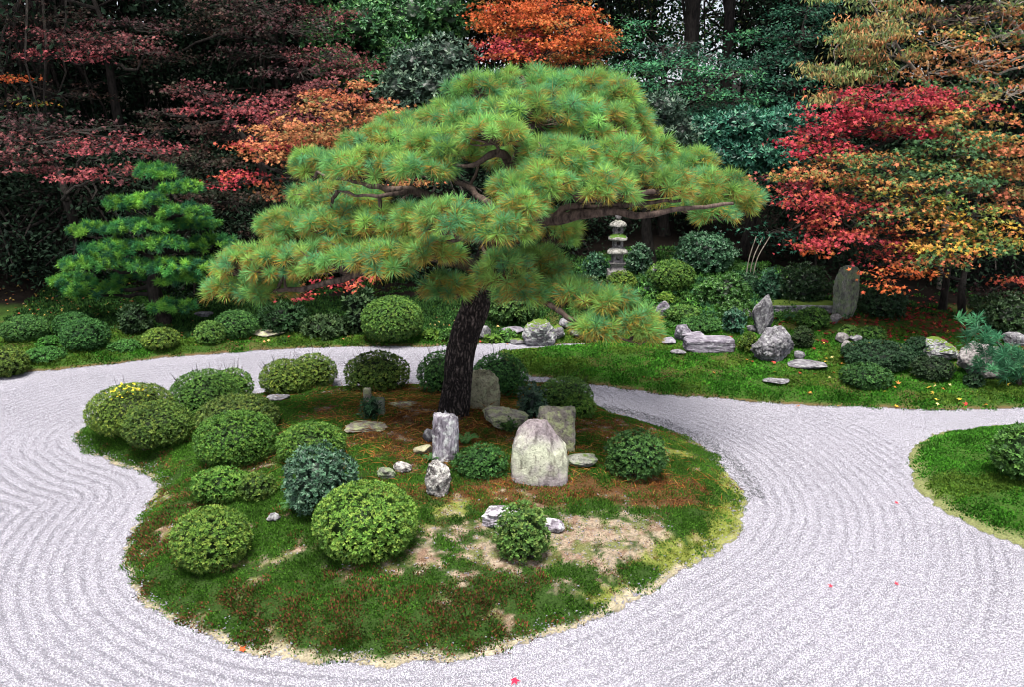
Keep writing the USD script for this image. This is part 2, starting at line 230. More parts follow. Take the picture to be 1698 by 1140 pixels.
def rock_mesh(w, d, h, seed, facets=11, rough=.07, taper=0.0, lean=(0, 0), box=0.0, detail=4, stri=0.0):
    u, f = _ICO[detail]; r = np.random.default_rng(900 + seed)
    nk = rand_unit(r, facets); dk = r.uniform(.72, 1.0, facets)
    if box: nk = np.vstack([nk, np.eye(3), -np.eye(3)]); dk = np.concatenate([dk * (1 + box), np.full(6, .8)])
    p = 22.0; rad = (np.maximum(u @ nk.T / dk, 0) ** p).sum(1) + 1.0 / 1.25 ** p
    v = u * (rad ** (-1 / p))[:, None]
    v = v * (1 + rough * 2.2 * (fbm(v * 2.3 + seed, 4, seed)[:, None] - .5) + rough * 1.1 * (fbm(v * 8 + seed, 4, seed + 3)[:, None] - .5))
    if stri: v[:, :2] *= 1 + stri * (np.abs(fbm(np.stack([v[:, 0] * 5, v[:, 1] * 5, v[:, 2] * .9], -1) + seed, 3, seed)[:, None] - .5) * 2 - .3)
    v = v / np.abs(v).max(0); zr = (v[:, 2:3] + 1) / 2
    v[:, :2] *= 1 - taper * zr
    v = v * np.array([w / 2, d / 2, h / 2]); v[:, 2] += h * .5
    v[:, 0] += lean[0] * v[:, 2]; v[:, 1] += lean[1] * v[:, 2]
    return v, f
def bullet_mesh(w, d, h, seed, **kw):
    """Upright stone with near straight flanks and a rounded, slightly lopsided crown."""
    u, f = _ICO[5]; p = 3.4; v = u / (np.abs(u) ** p).sum(1, keepdims=True) ** (1 / p); zr = (v[:, 2:3] + 1) / 2
    nk = unit(np.array([[.75, -.3, .75], [-.5, -.35, .95], [.9, -.6, .1], [-.9, -.75, .2], [.15, -1, .35], [.5, .6, .7]])); cut = np.maximum((v @ nk.T) - np.array([.88, .98, 1.02, 1.06, .93, .90]), 0); v = v - (cut[..., None] * nk[None]).sum(1) * .9
    v[:, :2] *= 1.0 - .20 * zr ** 1.6; v *= 1 + .12 * (fbm(v * 1.6 + 4, 3, seed)[:, None] - .5) + .07 * (fbm(v * 6, 4, seed + 1)[:, None] - .5) + .03 * (fbm(v * 19, 3, seed + 2)[:, None] - .5)
    v[:, 0] -= .05 * zr[:, 0]; v[:, 1] += .16 * zr[:, 0]; g = (v[:, 0:1] - .22) / .12; v[:, 1:2] += .22 * np.exp(-g ** 2) * np.clip(.5 - zr, 0, 1)
    v = v / np.abs(v).max(0) * np.array([w / 2, d / 2, h / 2]); v[:, 2] += h / 2; return v, f
def rock(label, box_px, kind, name='rock', group=None, depth=.8, bury=.14, cat='rock', **kw):
    x0, x1, y0, y1 = box_px; p = onground((x0 + x1) / 2, y1); s = pm(p); al = math.atan2(EYE[2] - p[2], p[1]); w = (x1 - x0) / s * 1.1; d = w * depth
    h = max(((y1 - y0) / s - d * math.sin(al) * .62) / math.cos(al), .25 * (y1 - y0) / s)
    c = p + np.array([0, d * .42, 0]); c[2] = float(G(c[0], c[1])); H = h * 1.05 / (1 - bury)
    v, f = (bullet_mesh if kw.pop('bullet', 0) else rock_mesh)(w, d, H, int(x0 * 3 + y0), **kw); v = v + c - np.array([0, 0, H * bury])
    t = thing(name, label, cat, c, group); put('stone', (v, f), ROCK[kind], t, smooth=35)
    return t, c, w, h

GREENS = {
    'azalea': ([(.05, .105, .018), (.08, .155, .024), (.13, .20, .032), (.028, .06, .014)], [3, 4, 2, 1]),
    'bright': ([(.06, .14, .018), (.095, .19, .024), (.15, .235, .034), (.036, .085, .014)], [3, 4, 3, 1]),
    'deep': ([(.03, .082, .018), (.046, .118, .023), (.07, .155, .03), (.018, .05, .013)], [3, 4, 2, 1]),
    'holly': ([(.03, .075, .034), (.042, .1, .044), (.07, .13, .065), (.018, .042, .022)], [3, 4, 1.5, 2]),
    'dark': ([(.016, .038, .014), (.023, .054, .018), (.034, .068, .022)], [3, 3, 1])}
def shoots(P, A, per, L, W, r, pal, tilt=.9, old=None, mat_tip=None):
    """Rosettes of leaves around shoot tips P with axes A."""
    n = len(P); A = unit(A); side = unit(np.cross(A, rand_unit(r, n))); q = np.cross(A, side); vs = []
    ang0 = r.random(n) * 2 * PI; PP, NN, TT = [], [], []
    for k in range(per):
        a = ang0 + k * 2 * PI / per + r.normal(size=n) * .3; d = side * np.cos(a)[:, None] + q * np.sin(a)[:, None]; tl = (tilt + r.normal(size=n) * .25)[:, None]
        TT.append(unit(A * np.cos(tl) + d * np.sin(tl))); NN.append(unit(A * np.sin(tl) - d * np.cos(tl))); PP.append(P)
    P, NN, TT = np.stack(PP, 1).reshape(-1, 3), np.stack(NN, 1).reshape(-1, 3), np.stack(TT, 1).reshape(-1, 3)
    m = len(P); sz = r.uniform(.75, 1.25, m); geo = leaves(P, NN, L * sz, W * sz, r, TT)
    cols, w = pal; base = np.array(cols)[r.choice(len(cols), n, p=np.array(w) / np.sum(w))]
    c = np.repeat(base, per, 0) * (1 + .16 * r.normal(size=(m, 1))).clip(.5, 1.6)
    return geo, np.repeat(c, 4, 0)
def dome_foliage(c, rx, ry, rz, r, pal, leafL=.03, spacing=.032, low=-.62, lump=.07, per=6, wid=.42, seed=0, flat_top=0.0, wild=0.0):
    """A clipped bush: rosettes all over a lumpy ellipsoid, a dense twiggy heart inside."""
    area = 4 * PI * ((rx * ry) ** 1.6 / 3 + (rx * rz) ** 1.6 / 3 + (ry * rz) ** 1.6 / 3) ** (1 / 1.6)
    n = int(area / spacing ** 2 * 1.25); u = rand_unit(r, n); u = u[u[:, 2] > low]
    lump = lump * 1.35; rad = 1 + lump * 2 * (fbm(u * 2.1 + seed, 3, seed) - .5) + lump * .9 * (fbm(u * 7 + seed, 2, seed + 1) - .5); dep = 1 - .24 * r.random(len(u)) ** 2.2 + wild * np.abs(r.normal(size=len(u))) * .12
    ax = np.array([rx, ry, rz]); P = c + u * (rad * dep)[:, None] * ax
    if flat_top: P[:, 2] = np.minimum(P[:, 2], c[2] + rz * (1 - flat_top) + .02 * r.random(len(P)))
    A = unit(u / ax) + np.array([0, 0, .55]) + r.normal(size=u.shape) * (.28 + wild * .4)
    geo, col = shoots(P, A, per, leafL, leafL * wid, r, pal)
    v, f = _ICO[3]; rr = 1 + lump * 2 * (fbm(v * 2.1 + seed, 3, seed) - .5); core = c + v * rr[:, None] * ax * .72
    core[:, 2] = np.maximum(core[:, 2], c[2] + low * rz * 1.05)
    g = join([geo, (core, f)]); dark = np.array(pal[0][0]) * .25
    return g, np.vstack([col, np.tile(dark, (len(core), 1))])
SHRUBS = []; LAST = {}
def shrub(label, box_px, pal='azalea', group=None, name='azalea_shrub', cat='shrub', leafL=.0185, spacing=None, lump=.07, zc=.8, low=None, wild=0.0, per=6, wid=.42, mat=None, depth=1.0, stems=True, flat_top=0.0):
    x0, x1, y0, y1 = box_px; cx, cy = (x0 + x1) / 2, (y0 + y1) / 2; g0 = onground(cx, y1); s = pm(g0)
    for _ in range(2):
        al = math.atan2(EYE[2] - g0[2], g0[1]); rx = max((x1 - x0) / 2 / s - .012, .05); ry = rx * depth
        rz = math.sqrt(max(((y1 - y0) / 2 / s) ** 2 - (ry * math.sin(al)) ** 2, (.45 * (y1 - y0) / 2 / s) ** 2)) / math.cos(al) - .008
        c = onground(cx, cy, rz * zc); s = pm(c)
    r = rngof(x0, y0, x1)
    spacing = spacing or max(.0195, leafL * 1.02) * (1 if s > 170 else 1.15); lf = leafL * (1 if s > 170 else 1.15)
    base = np.array([c[0], c[1], float(G(c[0], c[1]))])
    t = thing(name, label, cat, base, group)
    hue = np.array([r.uniform(.8, 1.2), 1.0, r.uniform(.85, 1.25)]) * r.uniform(.82, 1.12)
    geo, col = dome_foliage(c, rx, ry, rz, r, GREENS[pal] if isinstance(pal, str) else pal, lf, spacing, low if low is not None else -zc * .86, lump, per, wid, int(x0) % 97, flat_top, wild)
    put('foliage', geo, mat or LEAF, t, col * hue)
    if stems:
        st = [twig(base + np.array([r.normal() * rx * .12, r.normal() * ry * .12, -.03]), c + np.array([math.cos(a) * rx * .55, math.sin(a) * ry * .55, rz * r.uniform(-.3, .3)]), .012, .006, r) for a in np.arange(6) * 1.05]
        put('stem', join(st), WOOD, t)
    SHRUBS.append((base[0], base[1], max(rx, ry))); LAST.update(c=c, ax=np.array([rx, ry, rz]))
    return t

# ------------------------------------------------------------------ the land
def sheet(name, poly, zf, x0, x1, y0, y1, step, colour, mat, fine=.0, edge=-.05):
    x, y = np.meshgrid(np.arange(x0, x1 + step, step), np.arange(y0, y1 + step, step), indexing='ij'); d = sdist(poly, x, y)
    z = zf(x, y, d) + fine * (fbm(np.stack([x * 16, y * 16, x * 0], -1), 3, 4) - .5) * S(d / .06)
    n, m = x.shape; i, j = np.meshgrid(np.arange(n - 1), np.arange(m - 1), indexing='ij'); a = (i * m + j).ravel()
    q = np.stack([a, a + m, a + m + 1, a + 1], 1); keep = d.ravel()[q].min(1) > edge; q = q[keep]
    f = np.vstack([q[:, [0, 1, 2]], q[:, [0, 2, 3]]]); ids, inv = np.unique(f, return_inverse=True)
    v = np.stack([x.ravel(), y.ravel(), z.ravel()], 1)[ids]; c = colour(v[:, 0], v[:, 1], v[:, 2], d.ravel()[ids])
    return tag(put(name, (v, inv.reshape(-1, 3)), mat, None, c, smooth=True), kind='structure')
def blob(u, v, cu, cv, su, sv): return np.exp(-((u - cu) / su) ** 2 - ((v - cv) / sv) ** 2)
def mixc(a, b, t): t = np.clip(t, 0, 1)[:, None]; return a * (1 - t) + b * t
def island_zone(x, y, z, d):
    """How bare, rusty, brown and yellow the island's moss is (the wear seen round its front and its tree)."""
    u, v = project(np.stack([x, y, z], -1)); nz = fbm(np.stack([x * 3, y * 3, x * 0], -1), 4, 21); n2 = fbm(np.stack([x * 7, y * 7, x * 0], -1), 3, 22); n3 = fbm(np.stack([x * 11, y * 11, x * 0], -1), 3, 31)
    n4 = fbm(np.stack([x * 26, y * 26, x * 0], -1), 2, 33); k = (nz - .5) * 2.2 + (n2 - .5) * 1.7 + (n3 - .5) * 1.7 + (n4 - .5) * 1.5
    bare = -.2 + 1.15 * blob(u, v, 905, 895, 190, 62) + 1.0 * blob(u, v, 1010, 880, 90, 48) + .9 * blob(u, v, 470, 930, 90, 16) + .8 * blob(u, v, 960, 985, 70, 28) + .75 * blob(u, v, 760, 900, 60, 40) + k * .95
    rust = .12 + 1.1 * blob(u, v, 800, 690, 130, 34) + 1.3 * blob(u, v, 870, 815, 210, 26) + 1.0 * blob(u, v, 1110, 820, 90, 30) + .5 * blob(u, v, 780, 870, 90, 30) + .75 * blob(u, v, 680, 730, 110, 40) + .7 * blob(u, v, 1030, 720, 110, 26) + .35 * blob(u, v, 560, 690, 100, 20) + k * .5
    brown = 1.0 * blob(u, v, 640, 1030, 320, 50) + .8 * blob(u, v, 260, 900, 50, 90) + .7 * blob(u, v, 880, 965, 70, 18) + .6 * blob(u, v, 1080, 830, 90, 30) - .12 + k * .8
    yellow = 1.2 * blob(u, v, 1215, 850, 45, 80) + 1.0 * blob(u, v, 1120, 925, 90, 45) + .9 * blob(u, v, 1000, 990, 60, 22) + .8 * blob(u, v, 250, 805, 30, 30) + .7 * blob(u, v, 760, 850, 100, 30) + .6 * blob(u, v, 1120, 740, 60, 30) + k * .5
    ring = np.where((v > 850) & (u < 330), .04, np.where(v > 900, .055, np.where((u > 1150) & (v > 740), .04, .025))) * np.clip(.1 + 1.6 * nz + 1.2 * (n3 - .5), .2, 2)
    return bare, rust, brown, yellow, ring, n2
def island_colour(x, y, z, d):
    bare, rust, brown, yellow, ring, n2 = island_zone(x, y, z, d)
    c = np.tile(np.array([.02, .04, .009]), (len(x), 1)); c = mixc(c, np.array([.06, .032, .014]), S((rust - .4) / .4)); c = mixc(c, np.array([.12, .14, .03]), S((yellow - .45) / .3))
    n5 = fbm(np.stack([x * 45, y * 45, x * 0], -1), 2, 35)[:, None]; sand = np.array([.23, .185, .14]) * (.35 + .5 * n2[:, None] + .8 * n5); sand = mixc(sand, np.array([.11, .062, .045]), S((n5[:, 0] * .5 + n2 * .5 - .50) / .12) * .8); sand = mixc(sand, np.array([.075, .095, .025]), S((fbm(np.stack([x * 14, y * 14, x * 0 + 5], -1), 3, 36) - .5) / .1) * .8); c = mixc(c, sand, S((bare - .32) / .75) * .95)
    rim = np.array([.25, .215, .165]) * (.35 + .5 * n2[:, None] + .8 * n5); u, v = project(np.stack([x, y, z], -1)); rim = mixc(rim, np.array([.17, .18, .05]), np.where((u > 1140) & (v < 940), .85, .15))
    return mixc(c, rim, 1 - S((d - ring * .7) / (ring * .6 + .01)))
def bank_colour(x, y, z, d):
    n1 = fbm(np.stack([x * 2.2, y * 2.2, x * 0], -1), 4, 3); n2 = fbm(np.stack([x * 9, y * 9, x * 0], -1), 3, 9)
    c = np.tile(np.array([.026, .058, .010]), (len(x), 1)) * (.7 + .6 * n2[:, None]); c = mixc(c, np.array([.06, .045, .018]), S((n1 - .52) / .12) * .6)
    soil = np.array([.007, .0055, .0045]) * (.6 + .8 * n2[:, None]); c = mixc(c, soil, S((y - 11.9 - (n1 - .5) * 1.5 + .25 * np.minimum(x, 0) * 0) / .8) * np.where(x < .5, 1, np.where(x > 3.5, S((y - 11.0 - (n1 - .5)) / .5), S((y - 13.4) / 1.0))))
    return mixc(c, np.array([.10, .065, .035]), (1 - S((d - .02) / .05)) * .8)
def front_colour(x, y, z, d):
    n2 = fbm(np.stack([x * 8, y * 8, x * 0], -1), 3, 12); c = np.tile(np.array([.028, .06, .011]), (len(x), 1)) * (.7 + .6 * n2[:, None])
    c = mixc(c, np.array([.05, .03, .018]), blob(x, y, 5.0, 7.3, .5, .35)); return mixc(c, np.array([.13, .14, .06]), 1 - S((d - .05) / .12))
ib = ISLAND.bounds; fb = FRONT.bounds
sheet('moss_island_ground', ISLAND, z_island, ib[0] - .1, ib[2] + .1, ib[1] - .1, ib[3] + .1, .022, island_colour, GROUNDTINT, .012)
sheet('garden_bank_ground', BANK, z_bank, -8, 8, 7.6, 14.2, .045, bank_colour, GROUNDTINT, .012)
sheet('right_bank_ground', FRONT, z_front, fb[0] - .1, fb[2], fb[1], fb[3], .035, front_colour, GROUNDTINT, .012)
# the hill behind the garden, one coarser sheet round the fine one and on to the horizon
FINE = shapely.box(-7.93, 7.0, 7.93, 14.13)
HILL = BANK.difference(FINE)
def z_hill(x, y, d): return z_bank(x, y, sdist(BANK, x, y))
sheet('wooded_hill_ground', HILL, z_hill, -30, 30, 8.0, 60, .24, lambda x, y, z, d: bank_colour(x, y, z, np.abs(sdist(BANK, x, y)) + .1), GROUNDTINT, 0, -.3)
gv = np.array([[-60, -30, 0], [60, -30, 0], [60, 14, 0], [-60, 14, 0.]]); tag(put('gravel_ground', (gv, np.array([[0, 1, 2], [0, 2, 3]])), GRAVELBASE), kind='structure')

def instancer(name, protos, pos, quat, scale, idx, parent=None):
    pi = UsdGeom.PointInstancer.Define(stage, path_of(name, parent)); rel = pi.CreatePrototypesRel()
    holder = UsdGeom.Scope.Define(stage, str(pi.GetPath()) + '/kinds').GetPrim()
    for k, (geo, tint, mat) in enumerate(protos):
        m = put('piece', geo, mat, holder, tint); rel.AddTarget(m.GetPath())
    pi.CreatePositionsAttr(Vt.Vec3fArray.FromNumpy(np.ascontiguousarray(pos, np.float32)))
    pi.CreateOrientationsAttr(Vt.QuathArray([Gf.Quath(float(a), float(b), float(c), float(d)) for a, b, c, d in quat]))
    pi.CreateScalesAttr(Vt.Vec3fArray.FromNumpy(np.ascontiguousarray(scale, np.float32))); pi.CreateProtoIndicesAttr(Vt.IntArray.FromNumpy(np.asarray(idx, np.int32)))
    return pi.GetPrim()
def quats(n, yaw):
    """Turn z to the normal n after a turn by yaw about z."""
    w = 1 + n[:, 2]; q1 = unit4(np.stack([w, -n[:, 1], n[:, 0], 0 * w], 1)); q2 = np.stack([np.cos(yaw / 2), 0 * yaw, 0 * yaw, np.sin(yaw / 2)], 1)
    a, b = q1, q2
    return np.stack([a[:, 0] * b[:, 0] - a[:, 3] * b[:, 3], a[:, 1] * b[:, 0] + a[:, 2] * b[:, 3], a[:, 2] * b[:, 0] - a[:, 1] * b[:, 3], a[:, 3] * b[:, 0] + a[:, 0] * b[:, 3]], 1)
def unit4(q): return q / np.linalg.norm(q, axis=1, keepdims=True)

# gravel: real pebbles, in metre-square lots laid side by side
def pebble_lot(seed):
    r = np.random.default_rng(seed); st = 1 / 140; a = np.arange(140) * st; x, y = np.meshgrid(a, a); n = x.size
    x = x.ravel() + r.uniform(-.5, .5, n) * st; y = y.ravel() + r.uniform(-.5, .5, n) * st; sz = r.uniform(.55, 1.3, n) * st * .62
    o = np.array([[1, 0, 0], [-.5, .87, 0], [-.5, -.87, 0], [.1, .1, .75], [0, 0, -.6]]); yaw = r.random(n) * 2 * PI
    p = o[None] * np.stack([sz * r.uniform(.8, 1.5, n), sz * r.uniform(.7, 1.1, n), sz * r.uniform(.45, .8, n)], 1)[:, None]; p = p + r.normal(size=p.shape) * (sz * .18)[:, None, None]
    ca, sa = np.cos(yaw)[:, None], np.sin(yaw)[:, None]; p = np.stack([p[..., 0] * ca - p[..., 1] * sa, p[..., 0] * sa + p[..., 1] * ca, p[..., 2]], -1)
    p += np.stack([x - .5 + st / 2, y - .5 + st / 2, .002 + r.random(n) * .004], 1)[:, None]
    F = np.array([[0, 1, 3], [1, 2, 3], [2, 0, 3]]); f = (np.arange(n)[:, None, None] * 5 + F[None]).reshape(-1, 3); return p.reshape(-1, 3), f
gp, gq, gi = [], [], []; rg = np.random.default_rng(3)
for ix in range(-9, 10):
    for iy in range(4, 13):
        if abs(ix) * 1500 > 980 * (iy + 2) or (ix < -7): continue
        b = shapely.box(ix - .5, iy - .5, ix + .5, iy + .5)
        if ISLAND.buffer(-.1).contains(b) or BANK.buffer(-.1).contains(b) or FRONT.buffer(-.1).contains(b): continue
        k = rg.integers(4) * PI / 2; gp.append((ix, iy, 0)); gq.append((math.cos(k / 2), 0, 0, math.sin(k / 2))); gi.append(rg.integers(3))
tag(instancer('gravel', [(pebble_lot(s), None, PEBBLE) for s in (1, 2, 3)], gp, gq, np.ones((len(gp), 3)), gi), 'pale lavender grey gravel raked round the moss island', 'gravel', kind='stuff')

def pebbles_at(P, sz, r):
    n = len(P); o = np.array([[1, 0, 0], [-.5, .87, 0], [-.5, -.87, 0], [.1, .1, .75]]); p = o[None] * (sz[:, None, None] * np.array([1.2, 1, .9])) + r.normal(size=(n, 4, 3)) * (sz * .2)[:, None, None]; yaw = r.random(n) * 2 * PI
    ca, sa = np.cos(yaw)[:, None], np.sin(yaw)[:, None]; p = np.stack([p[..., 0] * ca - p[..., 1] * sa, p[..., 0] * sa + p[..., 1] * ca, p[..., 2]], -1) + P[:, None]
    return p.reshape(-1, 3), (np.arange(n)[:, None, None] * 4 + np.array([[0, 1, 3], [1, 2, 3], [2, 0, 3]])[None]).reshape(-1, 3)
r = np.random.default_rng(12); n = 60000; x, y = r.uniform(ib[0], ib[2], n), r.uniform(ib[1], ib[3], n); d = sdist(ISLAND, x, y); z = G(x, y); bz = island_zone(x, y, z, d)
ok = (d > -.02) & ((r.random(n) < .85 * (1 - S(d / .16))) | (r.random(n) < .30 * S((bz[0] - .35) / .4))); P = np.stack([x, y, z + .004], 1)[ok]
tag(put('stray_pebbles', pebbles_at(P, r.uniform(.003, .0085, len(P)), r), PEBBLE), 'pale pebbles strayed onto the worn edge of the moss island', 'pebbles', kind='stuff')
RK = np.array(ISLAND.exterior.coords)[::4]
gxs, gys = np.meshgrid(np.arange(ib[0] - 1.9, ib[2] + 1.9, .0062), np.arange(max(ib[1] - 1.9, 3.9), ib[3] + 1.2, .0062)); gxs, gys = gxs.ravel(), gys.ravel(); pick = r.random(len(gxs)) < .45; gxs, gys = gxs[pick], gys[pick]
cs_, cs_y = np.arange(ib[0] - 2, ib[2] + 2, .05), np.arange(3.8, ib[3] + 1.4, .05); cgx, cgy = np.meshgrid(cs_, cs_y, indexing='ij'); pp = shapely.points(cgx, cgy); cd = shapely.distance(ISLAND.buffer(.5).buffer(-.5), pp); co = np.minimum(shapely.distance(BANK, pp), shapely.distance(FRONT, pp))
at_ = [(gxs - cs_[0]) / .05, (gys - cs_y[0]) / .05]; dd = map_coordinates(cd, at_, order=1); oo = map_coordinates(co, at_, order=1); q3 = np.stack([gxs, gys, gxs * 0], -1); wob_ = .05 * (noise(q3 * 1.1, 71) - .5) + .02 * (noise(q3 * 4, 72) - .5); ph_ = np.mod((dd + wob_) / .095, 1)
on = (dd > .06) & (dd < 1.75) & (oo > .04) & (np.abs(ph_ - .5) < .15 + .08 * r.random(len(dd))) & (r.random(len(dd)) < .15 + .75 * noise(q3 * .8, 73))
tag(put('raked_gravel', pebbles_at(np.column_stack([gxs, gys, .005 + .0052 * (1 - np.abs(ph_ - .5) / .25)])[on], r.uniform(.003, .0056, on.sum()), r), PEBBLE), 'low ridges of gravel raked in rings around the island', 'gravel', kind='stuff')
c = np.array([flat(*q) for q in [(985, 684), (1040, 694), (1100, 714), (1165, 748), (1205, 790), (1228, 830)]]); cc = curve(np.column_stack([c, 0 * c[:, 0]]), 400)[:, :2]; k = r.integers(0, 400, 1300); w_ = r.normal(size=1300) * .05 + .14
nrm = np.gradient(cc, axis=0); nrm = np.stack([-nrm[:, 1], nrm[:, 0]], 1); nrm /= np.linalg.norm(nrm, axis=1, keepdims=True); X = cc[k] + nrm[k] * w_[:, None]; X = X[sdist(ISLAND, X[:, 0], X[:, 1]) < 0]
DARKPEB = M('dark_pebble_look', {'g': ('geometry', {}), 'r': ('rgb_ramp', {'ramp': [(0, (.1, .1, .11)), (1, (.3, .29, .33))]}), 'p': ('principled_bsdf', {'roughness': .8, 'specular_ior_level': .2})}, [('g.random_per_island', 'r.fac'), ('r.color', 'p.base_color')], 'p.BSDF')
tag(put('dark_gravel', pebbles_at(np.column_stack([X, np.full(len(X), .007)]), r.uniform(.005, .0095, len(X)), r), DARKPEB), 'darker gravel in a curved rake line along the island right edge', 'gravel', kind='stuff')

# moss: tufts of short blades following the ground
def moss_tuft(seed, R, n, h, w, cols, wts, lean=.55):
    r = np.random.default_rng(seed); a = r.random(n) * 2 * PI; q = np.sqrt(r.random(n)) * R; P = np.stack([q * np.cos(a), q * np.sin(a), np.full(n, -.006)], 1)
    T = unit(np.stack([r.normal(size=n) * lean, r.normal(size=n) * lean, np.ones(n)], 1)); hh = h * r.uniform(.5, 1.25, n) * (1.15 - .5 * q / R); B = unit(np.cross(T, rand_unit(r, n)))
    ww = (w * r.uniform(.7, 1.3, n))[:, None]; v = np.stack([P - B * ww * .35, P + T * hh[:, None] * .6 - B * ww, P + T * hh[:, None], P + T * hh[:, None] * .6 + B * ww], 1)
    f = (np.arange(n)[:, None, None] * 4 + np.array([[0, 1, 2], [0, 2, 3]])[None]).reshape(-1, 3)
    return v.reshape(-1, 3), f, shade(cols, wts, n, r, 4, .22)
MG = [(.045, .125, .012), (.07, .17, .018), (.032, .08, .010)]; MB = [(.12, .046, .02), (.08, .044, .017), (.04, .115, .012), (.026, .07, .010)]
MR = [(.22, .075, .022), (.15, .05, .018), (.10, .055, .018), (.26, .13, .04)]; MY = [(.2, .21, .035), (.14, .18, .03), (.26, .24, .06)]; MW = [(.11, .045, .03), (.16, .08, .05), (.07, .04, .025)]
def P_(g): return (g[0], g[1]), g[2], MOSS
isl = [P_(moss_tuft(1, .055, 70, .022, .0042, MG, [3, 2, 2])), P_(moss_tuft(2, .055, 70, .026, .0042, MB, [2.4, 2, 3.2, 3])), P_(moss_tuft(3, .055, 70, .018, .0034, MR, [2, 2, 2, 1])),
       P_(moss_tuft(4, .05, 70, .015, .004, MY, [2, 3, 1])), P_(moss_tuft(5, .05, 55, .02, .0042, MW, [2, 1, 2]))]
def scatter_moss(name, label, poly, bounds, n, seed, protos, zone, size, cat='moss'):
    r = np.random.default_rng(seed); x, y = r.uniform(bounds[0], bounds[2], n), r.uniform(bounds[1], bounds[3], n); d = sdist(poly, x, y); z = G(x, y)
    idx, keep, sc = zone(x, y, z, d, r); keep &= d > .01
    x, y, z, idx, sc = x[keep], y[keep], z[keep], idx[keep], sc[keep]
    N = ground_normal(x, y); q = quats(N, r.random(len(x)) * 2 * PI); s = (size * sc * r.uniform(.8, 1.3, len(x)))[:, None] * np.array([1, 1, 1.0])
    s[:, 2] *= .7 + .8 * noise(np.stack([x * 9, y * 9, x * 0], -1), 4)
    tag(instancer(name, protos, np.stack([x, y, z - .002], 1), q, s, idx), label, cat, kind='stuff')
def zone_island(x, y, z, d, r):
    bare, rust, brown, yellow, ring, n2 = island_zone(x, y, z, d); j = r.normal(size=len(x)) * .13
    idx = np.zeros(len(x), int); idx[brown + j > .22] = 1; idx[yellow + j > .52] = 3; idx[(rust + j > .5) & (r.random(len(x)) < .74)] = 2; w = (bare > .3) & (r.random(len(x)) < .42); idx[w] = 4; w = (bare > .3) & (r.random(len(x)) < .22); idx[w] = 3
    keep = (r.random(len(x)) > S((bare - .30) / .8) * .5) & (d > ring * (.2 + 1.5 * r.random(len(x)))); sc = 1 - .38 * S((bare - .2) / .4)
    return idx, keep, sc
scatter_moss('island_moss', 'green and rusty moss covering the pine island', ISLAND, ib, 24000, 7, isl, zone_island, 1.0)
LG = [(.032, .125, .010), (.047, .165, .013), (.024, .085, .009)]; LY = [(.065, .13, .014), (.09, .15, .018), (.045, .10, .012)]
lawn = [P_(moss_tuft(11, .06, 64, .02, .0048, LG, [3, 3, 2])), P_(moss_tuft(12, .06, 64, .02, .0048, LY, [3, 2, 2])), P_(moss_tuft(13, .055, 50, .017, .0045, MB, [2, 2, 2, 2])), P_(moss_tuft(14, .06, 50, .03, .006, [(.02, .06, .015), (.03, .085, .02), (.045, .11, .022)], [2, 2, 1]))]
def zone_lawn(x, y, z, d, r):
    n1 = fbm(np.stack([x * 1.6, y * 2.4, x * 0], -1), 4, 44); n2 = fbm(np.stack([x * 4, y * 6, x * 0], -1), 3, 45); idx = np.zeros(len(x), int); j = r.normal(size=len(x)) * .05
    left = x < .3
    idx[np.where(left, n1 + j > .46, n1 + j > .60)] = 1; idx[(n2 + j > np.where(left, .60, .66)) | ((d < .06) & (r.random(len(x)) < .6))] = 2; far = y > 11.6 + (n2 - .5) * 1.5 + np.where(left, -.2, .1); idx[far & (r.random(len(x)) < .8)] = 3
    keep = (r.random(len(x)) > S((y - np.where(left, 12.4, 13.2)) / 1.2) * .85) & ~((x > 3.5) & (y > 11.05 + .9 * (n1 - .5)) & (r.random(len(x)) < .95))
    return idx, keep, np.ones(len(x))
scatter_moss('bank_moss', 'bright green moss carpet on the far bank behind the gravel', BANK, (-6.8, 8.5, 6.8, 14.5), 20000, 8, lawn, zone_lawn, 1.55)
def zone_front(x, y, z, d, r):
    n1 = fbm(np.stack([x * 2, y * 2, x * 0], -1), 4, 54); idx = np.where(n1 > .54, 1, 0); w = blob(x, y, 5.0, 7.3, .5, .35) > .5; idx[w] = 2
    return idx, (d > .07 * (.5 + n1)) , np.ones(len(x))
scatter_moss('right_bank_moss', 'green moss on the bank cut off by the right edge', FRONT, (fb[0], fb[1], 5.9, fb[3]), 4200, 9, lawn, zone_front, 1.2)

# ------------------------------------------------------------------ the island's pine
PB = onground(752, 692); YP = PB[1]
pine = thing('pine_tree', 'large spreading green pine with leaning dark trunk on the moss island', 'tree', PB)
def pxc(path, n): return curve([pt(u, v, YP + dy) for u, v, dy in path], n)
rp = np.random.default_rng(77)
tp = pxc([(747, 712, 0), (752, 680, 0), (758, 640, 0), (763, 590, 0), (773, 548, 0), (787, 512, 0), (795, 475, .02), (802, 440, .05), (818, 390, .1), (838, 330, .1), (852, 285, .05), (868, 240, 0), (885, 195, .05), (900, 160, .1)], 150)
hz = np.linspace(0, 1, 150); TR = np.interp(hz, [0, .06, .16, .3, .40, .46, .6, .75, 1], [.16, .135, .122, .12, .116, .098, .08, .055, .02])
v, f = tube(tp, TR, 56); c0 = np.vstack([np.repeat(tp, 56, 0), tp[:1], tp[-1:]]); out = v - c0; rr = np.linalg.norm(out, axis=1, keepdims=True); out = out / (rr + 1e-9)
ang = np.arctan2(out[:, 1], out[:, 0]); q = np.stack([np.cos(ang) * 2.6, np.sin(ang) * 2.6, v[:, 2] * 3.0], 1); ridge = 1 - np.abs(fbm(q * 1.9, 3, 5) - .5) * 4
flare = np.clip(1 - (v[:, 2] - PB[2]) / .35, 0, 1)[:, None] ** 2 * (.35 * np.sin(ang * 5 + 1.0)[:, None] * .5)
